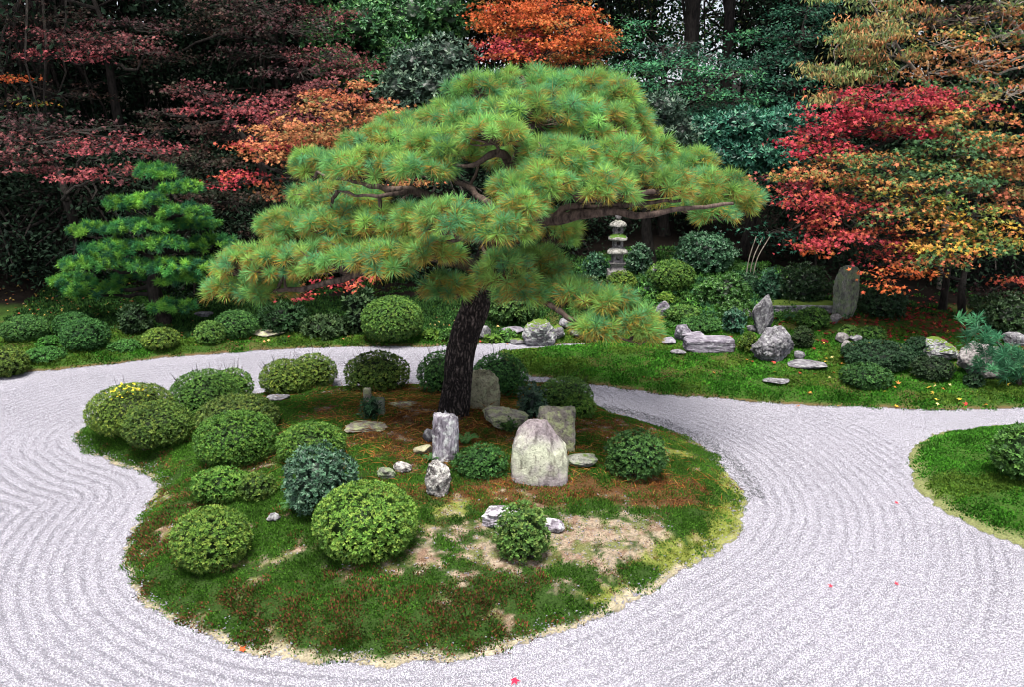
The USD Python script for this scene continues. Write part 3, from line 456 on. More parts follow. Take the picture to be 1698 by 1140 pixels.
v = v + out * rr * (.10 * (ridge[:, None] - .4) + .10 * (fbm(q * .5 + 9, 2, 2)[:, None] - .5) + flare * .5)
put('trunk', (v, f), BARK, pine, smooth=60)
LIMBS = [ # photo course with depth from the trunk, radii
    ([(826, 420, .05), (860, 388, -.2), (890, 370, -.35), (925, 362, -.5), (970, 354, -.6), (1015, 351, -.65), (1062, 356, -.7), (1130, 345, -.65), (1215, 338, -.5)], .066, .012),
    ([(908, 366, -.42), (925, 356, -.5), (938, 343, -.5), (962, 340, -.55), (1010, 341, -.6), (1060, 338, -.6), (1130, 330, -.6)], .036, .012),
    ([(803, 446, .05), (775, 438, -.25), (745, 432, -.45), (705, 424, -.6), (650, 432, -.65), (590, 455, -.6), (520, 475, -.4), (440, 484, -.2), (365, 488, 0)], .06, .010),
    ([(818, 400, .05), (775, 365, -.3), (735, 335, -.5), (690, 316, -.55), (640, 312, -.5), (590, 300, -.35), (525, 288, -.1)], .05, .010),
    ([(690, 316, -.55), (655, 322, -.62), (610, 325, -.6), (560, 318, -.4)], .022, .008),
    ([(852, 296, .05), (848, 272, -.5), (835, 254, -.75), (812, 258, -.8), (785, 272, -.85), (745, 268, -.8)], .045, .012),
    ([(868, 250, 0), (830, 215, -.2), (790, 190, -.1), (750, 180, .1)], .035, .008),
    ([(862, 265, 0), (910, 240, -.5), (960, 225, -.5), (1040, 222, -.2)], .04, .010),
    ([(838, 335, .1), (880, 322, -.6), (930, 318, -1.0), (1000, 320, -1.1), (1090, 318, -.7), (1170, 318, -.3)], .042, .010),
    ([(806, 440, .05), (850, 470, -.5), (900, 500, -.9), (950, 530, -1.1), (1000, 552, -1.15), (1060, 568, -1.1)], .035, .008),
    ([(812, 420, .05), (800, 400, -.7), (760, 390, -1.2), (725, 380, -1.4)], .04, .012),
    ([(826, 370, .1), (820, 345, .8), (760, 300, 1.4), (690, 260, 1.5)], .05, .012),
    ([(826, 370, .1), (880, 330, .9), (980, 300, 1.4), (1080, 290, 1.4)], .05, .012),
    ([(790, 478, 0), (770, 470, -.2), (752, 468, -.45), (738, 478, -.6)], .014, .006)]
tips = [tp[70:]]
for path, ra, rb in LIMBS:
    L = pxc(path, 46); L = L + (fbm(L * 7, 2, 1)[:, None] - .5) * np.array([.03, .03, .05]); rad = np.linspace(ra, rb, 46); rad[0] *= 1.25
    put('limb', tube(L, rad, 14, .28, 3), BRANCH, pine, smooth=60); tips.append(L)
TIPS = np.vstack(tips)
PADS = [(800,150,140,66,.1),(880,138,160,60,.5),(965,145,180,64,.3),(1022,165,100,76,0),(745,195,120,66,.1),(785,200,150,70,-.3),(890,182,190,80,-.5),(980,205,160,90,-.4),(1045,215,90,100,0),
    (650,245,200,80,0),(735,245,150,74,-.6),(820,222,130,64,-.9),(930,262,160,80,-.9),(1020,270,150,90,-.7),(1078,262,100,90,0),(525,275,96,70,.1),(605,275,150,70,-.4),(700,278,130,56,-.8),(850,312,90,56,-1.1),(910,300,120,76,-1.1),(990,312,150,80,-1.0),
    (1090,306,150,80,-.5),(1150,275,90,66,.1),(1185,312,120,70,-.2),(1232,335,76,66,0),(1190,352,90,48,-.3),(475,375,120,70,.1),(560,372,150,70,-.3),(640,368,130,56,-.5),(700,360,110,60,-.9),(745,365,130,84,-1.3),(830,378,130,80,-1.3),(870,338,90,56,-1.25),
    (405,440,110,76,0),(375,478,84,46,0),(470,435,140,84,-.3),(560,430,150,76,-.6),(640,430,140,70,-.8),(715,415,120,60,-1.0),(742,476,100,56,-.5),(838,450,110,80,-.9),(895,440,110,80,-.5),(868,482,100,56,-.9),(440,480,110,44,-.1),
    (945,482,100,50,-.9),(1000,498,120,56,-1.0),(1050,532,100,60,-1.05),(985,540,100,56,-1.1),(1075,552,60,40,-1.1),(925,385,100,80,.6),(700,215,200,70,1.3),(830,190,220,70,1.4),(1000,215,200,80,1.3),(560,325,180,60,1.0),(1120,330,160,60,.9),(600,400,200,70,.9),(900,260,200,80,1.2)]
PG = np.array([(.14, .33, .095), (.19, .38, .095), (.105, .285, .12), (.25, .42, .09)]); PY = np.array([(.42, .29, .045), (.34, .27, .055), (.30, .17, .05), (.26, .28, .06)])
def pine_tufts(P, A, L, r, n=96, w=.0029, yellow=.5, green=PG):
    """Brushes of long needles round shoot tips; old needles underneath turn yellow."""
    m = len(P); A = unit(A); a = np.repeat(A, n, 0); p0 = np.repeat(P, n, 0); k = m * n; s = unit(np.cross(a, rand_unit(r, k)))
    ph = np.arccos(1 - r.random(k) * 1.12)[:, None]; T = unit(a * np.cos(ph) + s * np.sin(ph)); back = r.random(k)[:, None] * .055; p0 = p0 - a * back
    LL = (np.repeat(r.uniform(.68, 1.25, m), n) * L * r.uniform(.75, 1.1, k))[:, None]; B = unit(np.cross(T, rand_unit(r, k))); sag = np.array([0, 0, -1.0]) * LL * .10 * r.random((k, 1))
    v = np.stack([p0, p0 + T * LL * .45 + B * w, p0 + T * LL + sag, p0 + T * LL * .45 - B * w], 1)
    f = (np.arange(k)[:, None, None] * 4 + np.array([[0, 1, 2], [0, 2, 3]])[None]).reshape(-1, 3)
    g = np.repeat(green[r.choice(len(green), m)] * (1 + .14 * r.normal(size=(m, 1))).clip(.6, 1.5), n, 0)
    yt = np.repeat(r.random(m) < yellow, n); low = (ph[:, 0] > .95) & (T[:, 2] < .45) | (back[:, 0] > .043)
    isy = yt & (low & (r.random(k) < .85) | (r.random(k) < .05)); c = np.where(isy[:, None], PY[r.choice(len(PY), k)], g) * (1 + .12 * r.normal(size=(k, 1))).clip(.5, 1.5)
    return (v.reshape(-1, 3), f), np.repeat(c, 4, 0)
for (u, w_, pw, ph_, dy) in PADS:
    r = rngof(u, w_, pw); c = pt(u, w_, YP + dy); s = pm(c); a = max(pw / 2 / s - .035, .08); b = a * .85; h = max(ph_ / 2 / s - .02, .06)
    nt = int(20 + 158 * a * (h + .12) * 1.5 / .14 * .42); d = rand_unit(r, nt * 3); d = d[d[:, 2] > -.35][:nt]; rad = .72 + .3 * r.random((len(d), 1))
    P = c + d * rad * np.array([a, b, h]); A = d * np.array([1, 1, .9]) + np.array([0, 0, .75]) + r.normal(size=d.shape) * .22
    near = TIPS[np.argmin(((TIPS - c) ** 2).sum(1))]; hub = c - np.array([0, 0, h * .6]); br = [twig(near, hub, .016, .008, r, 9, .08, 6)]
    for k in range(len(P)): br.append(twig(hub + (P[k] - hub) * .08 * r.random(), P[k], .0065, .004, r, 5, .1, 4))
    put('branchlets', join(br), BRANCH, pine)
    geo, col = pine_tufts(P, A, .098, r, n=108, w=.0019, yellow=.72 if w_ > 280 else .52)
    put('needle_pad', geo, NEEDLE, pine, col)
# needles dropped round its foot
r = np.random.default_rng(5); n = 6500; uu = np.concatenate([r.normal(800, 110, n // 2), r.normal(850, 190, n // 4), r.normal(660, 90, n // 4)]); vv = np.concatenate([r.normal(700, 34, n // 2), r.normal(812, 22, n // 4), r.normal(728, 38, n // 4)])
X = np.array([flat(a, b) for a, b in zip(uu, vv)]); X = X[sdist(ISLAND, X[:, 0], X[:, 1]) > .2]; N = ground_normal(X[:, 0], X[:, 1]); P = np.column_stack([X, G(X[:, 0], X[:, 1]) + .012 + .012 * r.random(len(X))])
geo = leaves(P, N + r.normal(size=N.shape) * .25, r.uniform(.07, .14, len(P)), .0042, r); tag(put('fallen_pine_needles', geo, MOSS, None, shade([(.30, .13, .03), (.22, .085, .025), (.38, .2, .06), (.13, .06, .025)], [3, 3, 1.5, 2], len(P), r, 4)), 'rusty fallen needles strewn under the island pine', 'pine needles', kind='stuff')

# ------------------------------------------------------------------ stones on the island
rock('tall white and lavender rock standing before the pine trunk', (716, 758, 690, 768), 'white', 'standing_rock', depth=.75, detail=5, facets=9, rough=.09, box=.1, stri=.22, lean=(.02, .05))
rock('narrow white shard leaning behind the lavender rock under the pine', (730, 752, 680, 735), 'white', 'standing_rock', depth=.7, facets=8, taper=.55)
rock('rough pitted black and white rock between pine rock and round shrubs', (704, 750, 764, 827), 'rough', 'rock', depth=.8, detail=5, rough=.17, facets=9, taper=.15)
rock('broad dome topped rock with purple crown and pale green face', (851, 942, 702, 808), 'dome', 'standing_rock', depth=.7, bury=.3, bullet=1)
rock('square olive slab standing behind the purple topped dome rock', (886, 952, 678, 752), 'slab', 'standing_rock', depth=.6, detail=5, facets=12, rough=.13, box=.08, taper=.12, bury=.18, lean=(.06, .12))
rock('upright ochre rock just right of the pine trunk', (775, 829, 612, 680), 'yellow', 'standing_rock', depth=.7, detail=5, facets=15, rough=.13, taper=.12, bury=.2, box=.06)
rock('long low mossy rock at the right foot of the pine', (796, 874, 672, 716), 'slab', 'rock', depth=.8, detail=5, rough=.15, facets=9)
rock('flat layered stone lying left of the pine rocks', (562, 636, 702, 722), 'slab', 'flat_stone', depth=.8, rough=.2, facets=9, detail=5)
rock('flat pale stone beside the clump of three rear shrubs', (440, 476, 652, 667), 'grey', 'flat_stone', depth=.9, rough=.12)
rock('small pale post of stone behind a blue green seedling', (603, 615, 645, 672), 'slab', 'stone_post', depth=.9, facets=6, box=.4, rough=.07)
rock('short dark stone stump right of the blue green seedling', (620, 637, 662, 692), 'dark', 'stone_post', depth=.9, facets=7, box=.3, rough=.08)
rock('thin flat stone edging the moss left of the pine trunk', (640, 692, 666, 677), 'slab', 'flat_stone', depth=.6, rough=.18)
rock('low dark stone sunk in moss left of the pitted rock', (625, 655, 776, 799), 'dark', 'rock', depth=.8, rough=.16)
rock('low pale streaked stone beside the sunken dark stone', (652, 684, 768, 788), 'rough', 'rock', depth=.7, rough=.16)
rock('dark brown flat rock right of the dome topped rock', (938, 990, 750, 780), 'dark', 'flat_stone', depth=.8, rough=.12)
rock('pale grey flat rock half hidden behind the small front shrub', (795, 872, 843, 886), 'white', 'flat_stone', depth=.7, rough=.12, detail=5)
rock('pale rock tip right of the small front shrub', (895, 936, 862, 888), 'white', 'flat_stone', depth=.8, rough=.14)
rock('squat pale green stone left of the lavender rock', (685, 716, 738, 758), 'yellow', 'rock', depth=.8, rough=.1)
rock('small grey stone tucked against the lavender rock', (700, 722, 712, 738), 'grey', 'rock', depth=.8, rough=.1)
rock('small pale stone fragment beside the fern by the holly', (440, 464, 850, 868), 'grey', 'rock', depth=.7, rough=.15)

# ------------------------------------------------------------------ shrubs on the island
gi_ = 'clipped azalea domes on the pine island'
ISL = [('large azalea dome at left tip with yellow flowers on top', (145, 292, 634, 728), 'azalea', .07),
    ('round azalea dome in front of the yellow flowered one', (203, 320, 664, 746), 'azalea', .06),
    ('wide dark azalea dome behind the left shrubs beside gravel', (282, 398, 612, 700), 'deep', .07),
    ('lighter azalea dome peeking right behind the wide dark one', (350, 420, 611, 672), 'bright', .05),
    ('low wide azalea dome directly behind the middle large dome', (326, 462, 651, 735), 'azalea', .05),
    ('large dense azalea dome in the middle of the left group', (321, 461, 679, 778), 'azalea', .07),
    ('low dome of dull green azalea behind the bluish holly', (457, 576, 699, 774), 'azalea', .05),
    ('left of the paired azalea domes at the rear gravel edge', (430, 518, 595, 660), 'azalea', .05),
    ('right partly hidden one of the paired rear azalea domes', (482, 559, 587, 651), 'azalea', .05),
    ('single wide azalea dome against gravel left of the pine trunk', (570, 680, 582, 657), 'azalea', .06),
    ('azalea dome partly hidden behind the pine trunk', (691, 775, 582, 662), 'deep', .06),
    ('azalea dome right of the pine trunk behind the ochre rock', (782, 876, 586, 662), 'deep', .07),
    ('azalea dome at the island right edge with a smaller one before it', (890, 985, 624, 694), 'azalea', .05),
    ('small azalea dome nearest the right rear gravel edge', (927, 989, 651, 700), 'bright', .05),
    ('largest front azalea dome, bright yellow green and dense', (518, 693, 796, 934), 'bright', .06),
    ('front left azalea dome with brownish tips near the gravel', (282, 418, 839, 950), 'bright', .06)]
for lb, bx, pal, lump in ISL:
    t = shrub(lb, bx, pal, gi_, lump=lump); c = LAST['c']; ax = LAST['ax']; r = rngof(bx[0], bx[3])
    if bx[3] < 735:
        u = unit(r.normal(size=(22, 3)) * np.array([.6, .6, .25]) + np.array([0, 0, .75])); sg = [tube(np.stack([c + ax * k, c + ax * k + (k + np.array([0, 0, .6])) * r.uniform(.03, .075)]), np.array([.0022, .0012]), 3) for k in u]; tag(put('sprigs', join(sg), WOOD, t), kind='stuff')
    if 'yellow flowers' in lb:
        P = c + ax * unit(r.normal(size=(46, 3)) * np.array([.22, .2, .05]) + np.array([-.05, -.1, .92])) * 1.0; tag(put('flowers', leaves(P, np.tile([0, -.3, 1.0], (46, 1)) + r.normal(size=(46, 3)) * .4, .03, .022, r), LEAF, t, np.tile([.6, .5, .03], (46 * 4, 1))), kind='stuff')
shrub('loaf shaped low azalea above the front left dome', (315, 418, 774, 838), 'bright', None, lump=.1, depth=.7, flat_top=.1)
shrub('small loose azalea joined to the right of the loaf shaped one', (392, 458, 784, 832), 'azalea', None, lump=.14, depth=.8, wild=.3)
shrub('upright bluish green holly bush between the domes', (470, 592, 744, 860), 'holly', None, 'holly_bush', 'shrub', .024, lump=.16, wild=.45, wid=.5, mat=GLOSSY)
shrub('small bushy upright shrub in front of the flat pale rock', (820, 912, 836, 936), [(.06, .14, .02), (.09, .19, .03), (.15, .23, .04), (.04, .09, .018)] and ([(.06, .13, .022), (.09, .17, .03), (.14, .2, .04), (.04, .08, .018)], [3, 3, 2, 1]), None, 'box_shrub', 'shrub', .021, lump=.12, wild=.25, wid=.5)
shrub('loose feathery round shrub on the island right side', (1004, 1105, 713, 798), 'deep', None, 'box_shrub', 'shrub', .022, lump=.15, wild=.4)
shrub('low soft green mound between lavender and dome rocks', (752, 842, 738, 798), 'deep', None, 'low_shrub', 'shrub', .022, lump=.16, wild=.4, zc=.55)
shrub('dark leafy seedling bush left of the right edge domes', (858, 905, 640, 704), 'holly', None, 'holly_bush', 'shrub', .034, lump=.25, wild=.6, wid=.5, mat=GLOSSY)
shrub('blue green conifer seedling before the small stone post', (596, 634, 660, 698), 'holly', None, 'conifer_seedling', 'shrub', .04, lump=.2, wild=.6, wid=.25)
shrub('low glossy tuft of leaves at the foot of the dome rocks', (826, 862, 690, 718), 'deep', None, 'low_shrub', 'shrub', .035, lump=.2, wild=.5, wid=.5)
def fern(label, u, v_, size, fr=8, cat='fern'):
    p = onground(u, v_); r = rngof(u, v_); t = thing('fern', label, cat, p); s = size / pm(p)
    for k in range(fr):
        a = k * 2 * PI / fr + r.normal() * .2; d = np.array([math.cos(a), math.sin(a), 0]); q = np.linspace(0, 1, 12)[:, None]; C = p + d * q * s + np.array([0, 0, 1.0]) * (s * .62 * np.sin(q * 2.1)) 
        T = unit(np.gradient(C, axis=0)); side = unit(np.cross(T, [0, 0, 1.0])); N = np.cross(side, T); g = [tube(C, np.linspace(.004, .001, 12), 3)]; w = s * .26 * (1 - q[1:, 0]) ** .7 + .008
        for sg in (-1, 1): g.append(leaves(C[1:], N[1:], w, w * .4, r, side[1:] * sg + T[1:] * .5))
        gg = join(g); put('frond', gg, LEAF, t, np.tile([.05, .13, .035], (len(gg[0]), 1)))
fern('light green fern at the foot of the bluish holly', 492, 850, 30)
fern('dark fern clump just right of the lavender rock', 772, 738, 24)
fern('small bluish fern at the foot of the lavender rock', 716, 766, 16)

# ------------------------------------------------------------------ far bank, left: domes and stones
LB = [('azalea dome cut off by the left edge above gravel', (-22, 46, 575, 630), 'azalea'), ('wide azalea dome at far left behind green cushions', (3, 80, 521, 568), 'deep'), ('half hidden azalea dome behind the big left bank one', (88, 152, 516, 560), 'deep'),
    ('big round azalea dome on the left bank before the layered pine', (101, 181, 526, 586), 'deep'), ('low azalea dome below the drooping lowest pine pad', (234, 298, 542, 582), 'azalea'), ('small azalea dome touching a larger dark one', (322, 374, 531, 574), 'azalea'),
    ('dark round azalea dome right of the small one', (353, 428, 513, 565), 'deep'), ('big bright yellow green dome in front of the dark hedge', (598, 703, 489, 571), 'azalea')]
for lb, bx, pal in LB: shrub(lb, bx, pal, 'clipped azalea domes on the left far bank', lump=.04, leafL=.02)
shrub('low dark boxy hedge left of the bright far dome', (498, 580, 522, 560), 'dark', None, 'hedge_shrub', 'shrub', .05, lump=.08, wid=.5)
shrub('dark evergreen shrub behind the low boxy hedge', (570, 625, 480, 560), 'dark', None, 'evergreen_shrub', 'shrub', .06, lump=.2, wild=.4, wid=.5)
shrub('dark round evergreen right of the pine trunk on the far bank', (806, 892, 476, 540), 'deep', None, 'evergreen_shrub', 'shrub', .04, lump=.08)
shrub('shadowed broad shrub under the far maple beside gravel bank', (430, 510, 500, 556), 'dark', None, 'evergreen_shrub', 'shrub', .05, lump=.14, wild=.2)
shrub('small dark shrub filling the gap behind low pine pad', (200, 250, 505, 556), 'dark', None, 'evergreen_shrub', 'shrub', .05, lump=.18, wild=.4)
for lb, bx in (('soft bright green cushion at the foot of far left domes', (40, 108, 575, 604)), ('fluffy green cushion between the wide left domes', (60, 100, 556, 584)), ('flat green cushion left of the low azalea dome', (180, 236, 562, 588))): shrub(lb, bx, ([(.035, .12, .02), (.05, .16, .025), (.025, .08, .015)], [2, 2, 1]), None, 'moss_cushion', 'plant', .022, lump=.15, zc=.4, low=-.3, stems=False)
for lb, bx in (('bright little plant right of the big far dome', (700, 728, 545, 566)), ('leafy bright plant left of the trunk on far bank', (728, 756, 545, 566)), ('yellow green plant by gravel behind the pine trunk', (802, 828, 553, 574)), ('second yellow green plant beside the mossy gravel rock', (824, 856, 546, 572))): shrub(lb, bx, ([(.08, .19, .03), (.12, .24, .035), (.05, .12, .02)], [2, 2, 1]), None, 'low_plant', 'plant', .032, lump=.22, wild=.5, zc=.5, stems=False)
rock('pale flat stone low beside the dark dome on the left bank', (408, 470, 545, 560), 'slab', 'flat_stone', depth=.7); rock('small flat stone seen under the layered pine pads', (322, 350, 516, 527), 'grey', 'flat_stone', depth=.8)
rock('white pebble sized stone beside the bright little plant', (703, 716, 551, 562), 'white', 'rock', depth=.8); rock('rounded lavender grey rock right behind the pine trunk', (787, 813, 541, 566), 'grey', 'rock', depth=.8)
rock('flat lavender stone running behind the yellow green plants', (822, 868, 543, 560), 'mauve', 'flat_stone', depth=.6)
rock('large dark rock with moss cap at the far gravel edge', (868, 924, 528, 578), 'mossy', 'rock', depth=.8, detail=5, rough=.13, facets=9); rock('grey rock leaning on the mossy gravel rock', (912, 938, 538, 564), 'mossy', 'rock', depth=.8, rough=.12)
rock('pale round boulder above the far gravel inlet', (928, 956, 526, 546), 'grey', 'rock', depth=.8); rock('low mossy ledge left of the dark far gravel rock', (846, 872, 560, 574), 'mossy', 'rock', depth=.8)
rock('small grey stone at the end of the far gravel inlet', (944, 968, 548, 562), 'grey', 'rock', depth=.8)

# ------------------------------------------------------------------ planted mound with lantern, right of centre
lp = onground(1022, 474); ls = pm(lp); LH = 1 / ls
lan = thing('stone_lantern', 'three tiered grey stone lantern with mossy roofs among shrubs', 'lantern', lp)
def zpx(py): return lp[2] + (474 - py) * LH / math.cos(.17)
def nb(geo, amp, sd): v, f = geo; return v + (fbm(v * 18, 3, sd)[:, None] - .5) * amp * unit(v - v.mean(0)), f
def block(w0, w1, z0, z1, sub=4):
    m = trimesh.creation.box([1, 1, 1]); 
    for _ in range(sub): m = m.subdivide()
    v = np.array(m.vertices); k = (v[:, 2:3] + .5); e = np.abs(v[:, :2]) > .46; v[:, :2] *= (w0 + (w1 - w0) * k); v[:, 2] = z0 + k[:, 0] * (z1 - z0); return v + np.array([lp[0], lp[1], 0]), np.array(m.faces)
def cyl(r, h): return manifold3d.Manifold.cylinder(h, r, r, 28, True)
def light_box(name, w, z0, z1, hole):
    h = z1 - z0; b = manifold3d.Manifold.cube([w, w, h], True) - manifold3d.Manifold.cube([w * .7, w * .7, h * .74], True)
    if hole == 'round': cut = cyl(w * .2, w * 3).rotate([90, 0, 0]); b = b - cut - cut.rotate([0, 0, 90])
    if hole == 'square': cut = manifold3d.Manifold.cube([w * .44, w * 3, w * .42], True); b = b - cut - cut.rotate([0, 0, 90])
    if hole == 'moon': cut = cyl(w * .24, w * 3).rotate([90, 0, 0]) - cyl(w * .22, w * 4).translate([0, 0, 0]).rotate([90, 0, 0]).translate([w * .1, 0, w * .1]); b = b - cut
    b = b.rotate([0, 0, 8]).translate([lp[0], lp[1], (z0 + z1) / 2]).refine_to_length(.03); v, f, _ = meshkit.arrays(b); put(name, (v, f), ROCK['lantern'], lan)
def roof_piece(w, z0, z1, sd, look='lbare'):
    k = 40; pr = [(0, 0), (.72, 0), (.97, .04), (1, .22), (.93, .42), (.72, .66), (.5, .84), (.34, 1), (0, 1)]; pr = np.array(pr); q = curve(np.column_stack([pr, 0 * pr[:, 0]]), 30)[:, :2]; a = np.arange(k) * 2 * PI / k
    sq = (np.abs(np.cos(a + .14)) ** 3.2 + np.abs(np.sin(a + .14)) ** 3.2) ** (-1 / 3.2); v = np.stack([q[:, :1] * w / 2 * sq * np.cos(a), q[:, :1] * w / 2 * sq * np.sin(a), np.repeat(q[:, 1:], k, 1) * (z1 - z0)], -1).reshape(-1, 3) + np.array([lp[0], lp[1], z0])
    i, j = np.meshgrid(np.arange(29), np.arange(k), indexing='ij'); f4 = np.stack([i * k + j, i * k + (j + 1) % k, (i + 1) * k + (j + 1) % k, (i + 1) * k + j], -1).reshape(-1, 4); f = np.vstack([f4[:, :3], f4[:, [0, 2, 3]]])
    put('roof', nb((v, f), .03, sd), ROCK[look], lan, smooth=50)
W = LH
put('base', nb(block(31 * W, 30 * W, zpx(478), zpx(447)), .012, 1), ROCK['lantern'], lan); put('neck', nb(block(22 * W, 17 * W, zpx(447), zpx(440)), .006, 2), ROCK['lantern'], lan); put('plate', nb(block(20 * W, 27 * W, zpx(440), zpx(434)), .008, 3), ROCK['lantern'], lan)
light_box('light_box', 16 * W, zpx(434), zpx(419), 'moon'); roof_piece(33 * W, zpx(420), zpx(408), 4); light_box('light_box', 15 * W, zpx(409), zpx(397), 'square'); roof_piece(31 * W, zpx(398), zpx(386), 6, 'lroof'); light_box('light_box', 14 * W, zpx(387), zpx(375), 'round'); roof_piece(27 * W, zpx(376), zpx(366), 8)
v, f = _ICO[3]; put('finial', nb((v * np.array([5 * W, 5 * W, 9 * W]) + np.array([lp[0], lp[1], zpx(358)]), f), .02, 5), ROCK['lantern'], lan, smooth=True)
RB = [('round bright dome right below the stone lantern', (1005, 1056, 447, 488), 'bright', .05), ('dull green dome beneath the lantern dome', (1018, 1064, 479, 512), 'azalea', .05), ('big brownish green dome behind the leaning lantern rock', (1072, 1152, 430, 486), 'azalea', .05), ('small bright dome at the foot of the leaning lantern rock', (1088, 1120, 483, 508), 'bright', .05),
    ('low wide dome on the mound under the lantern rock', (1104, 1162, 505, 532), 'azalea', .07), ('long flat dome above the jagged pile of stones', (1128, 1198, 524, 550), 'deep', .08), ('green dome in front of the stone bridge slab', (1320, 1376, 508, 548), 'deep', .05), ('small round dome left of the big streaked rock', (1224, 1258, 550, 588), 'azalea', .06),
    ('dark dome below the bridge dome beside the streaked rock', (1312, 1350, 540, 582), 'dark', .1), ('little dome above the pale twin stones on leaf litter', (1390, 1424, 538, 564), 'azalea', .06), ('low dome on the leaf litter right of the little dome', (1422, 1470, 540, 566), 'azalea', .06), ('widest oval dome on the right lawn edge', (1397, 1516, 562, 618), 'dark', .05),
    ('smaller oval dome in front of the widest lawn dome', (1394, 1479, 602, 648), 'deep', .05), ('shadowed dome right of the two oval lawn domes', (1512, 1580, 590, 634), 'dark', .08), ('dark dome behind the oval dome near the mossy cleft rock', (1498, 1548, 558, 600), 'dark', .1), ('low dark mound below the pale right edge rock', (1598, 1632, 620, 645), 'dark', .1)]
for lb, bx, pal, lump in RB: shrub(lb, bx, pal, 'clipped shrubs around the right lawn', lump=lump, leafL=.025)
WL = [('bushy evergreen with red berries right of the lantern', (1040, 1080, 405, 462), 'holly'), ('leafy dark bush left of the lantern base', (968, 1006, 420, 470), 'holly'), ('grey green shrub behind the brownish dome', (1124, 1216, 384, 458), 'holly'), ('bushy evergreen at the foot of the bare stems', (1222, 1258, 452, 486), 'holly'),
    ('round headed evergreen sapling right of the bare stems', (1256, 1300, 450, 500), 'holly'), ('dark glossy bush between mound and upright grey rock', (1165, 1240, 455, 510), 'deep'), ('broad leaved clump on the mound slope', (1150, 1195, 470, 505), 'deep'), ('low leafy clump right of the small mound dome', (1196, 1240, 500, 540), 'deep'), ('dark bush under the long flat dome', (1200, 1236, 512, 556), 'holly'),
    ('small green bush in front of the lantern rock pile', (1070, 1104, 452, 490), 'deep'), ('dark leafy filler bush left of lantern dome', (930, 1000, 455, 510), 'dark'), ('bush hidden under the hanging pine branch', (960, 1010, 540, 566), 'deep'), ('dark bush beside the tall standing stone', (1425, 1500, 478, 530), 'dark'), ('great dark dome shrub at the far right edge', (1612, 1730, 484, 560), 'dark'), ('tall dark bush behind the bridge slab', (1290, 1372, 440, 508), 'dark')]
for lb, bx, pal in WL: shrub(lb, bx, pal, None, 'evergreen_bush', 'shrub', .034, lump=.24, wild=.6, wid=.45, mat=GLOSSY)
for lb, bx, k, nm, kw in [('leaning pale grey rock before the big brownish dome', (1068, 1114, 442, 490), 'grey', 'standing_rock', dict(taper=.55, detail=5, lean=(.05, .2))), ('rounded dark rock on the slope under the small bright dome', (1088, 1112, 500, 530), 'mauve', 'rock', dict(rough=.14)), ('tall leaning stone of the jagged pile', (1118, 1150, 530, 566), 'mauve', 'rock', dict(taper=.4, rough=.16)), ('wide low stone of the jagged pile', (1134, 1168, 548, 568), 'mauve', 'rock', dict(rough=.16)),
    ('left end stone of the jagged pile', (1100, 1126, 558, 574), 'mauve', 'rock', dict(rough=.12)), ('long lavender slab lying on the lawn edge', (1140, 1216, 560, 586), 'mauve', 'flat_stone', dict(box=.5, facets=6, rough=.06, depth=.5)), ('flat grey stone in the moss left of the long slab', (1113, 1140, 580, 590), 'grey', 'flat_stone', dict()), ('tall pointed grey rock standing on the right mound', (1247, 1286, 490, 556), 'grey', 'standing_rock', dict(detail=5, rough=.09, facets=8, taper=.25)),
    ('small pale stone left of the tall pointed rock', (1228, 1250, 512, 528), 'grey', 'rock', dict()), ('pale stone wedged below the tall pointed rock', (1240, 1262, 538, 552), 'grey', 'rock', dict()), ('massive vertically streaked grey rock on the lawn edge', (1250, 1330, 536, 604), 'grey', 'standing_rock', dict(detail=5, stri=.25, rough=.09, facets=10, taper=.25)), ('small dark stone at right foot of the streaked rock', (1318, 1338, 582, 598), 'grey', 'rock', dict()),
    ('mossy flat bridge slab on the hillside', (1284, 1386, 500, 520), 'mossy', 'stone_bridge', dict(box=.5, facets=6, rough=.08, depth=.4)), ('white stone at the right end of the bridge slab', (1374, 1398, 519, 537), 'lantern', 'rock', dict()), ('tall dark standing stone under the red maple', (1379, 1423, 420, 531), 'dark', 'standing_rock', dict(detail=5, rough=.17, taper=.2, facets=13, bury=.14, depth=.75, lean=(.04, 0), stri=.1)), ('flat grey stone set in the right lawn', (1270, 1321, 628, 643), 'grey', 'flat_stone', dict(rough=.1, taper=.3)),
    ('low rounded stone in the lawn behind the flat grey one', (1314, 1379, 600, 617), 'grey', 'flat_stone', dict(rough=.1)), ('pale upright stone of the pair on the leaf litter', (1386, 1408, 552, 572), 'lantern', 'rock', dict()), ('pale lower stone behind the widest oval dome', (1398, 1418, 566, 588), 'lantern', 'rock', dict()), ('broad cleft rock topped with moss behind dark domes', (1528, 1592, 556, 602), 'mossy', 'rock', dict(detail=5, rough=.15)),
    ('big pale rock behind the blue green pine sapling', (1606, 1690, 566, 632), 'lantern', 'rock', dict(detail=5, rough=.14, facets=9)), ('grey rock at the far right edge above the sapling', (1668, 1716, 550, 578), 'grey', 'rock', dict()), ('small stone near the base of the standing stone', (1410, 1432, 556, 570), 'grey', 'rock', dict())]: rock(lb, bx, k, nm, **kw)
shrub('dark clipped shrub on the bank cut by the right edge', (1648, 1780, 703, 806), 'deep', None, 'azalea_shrub', 'shrub', .034)
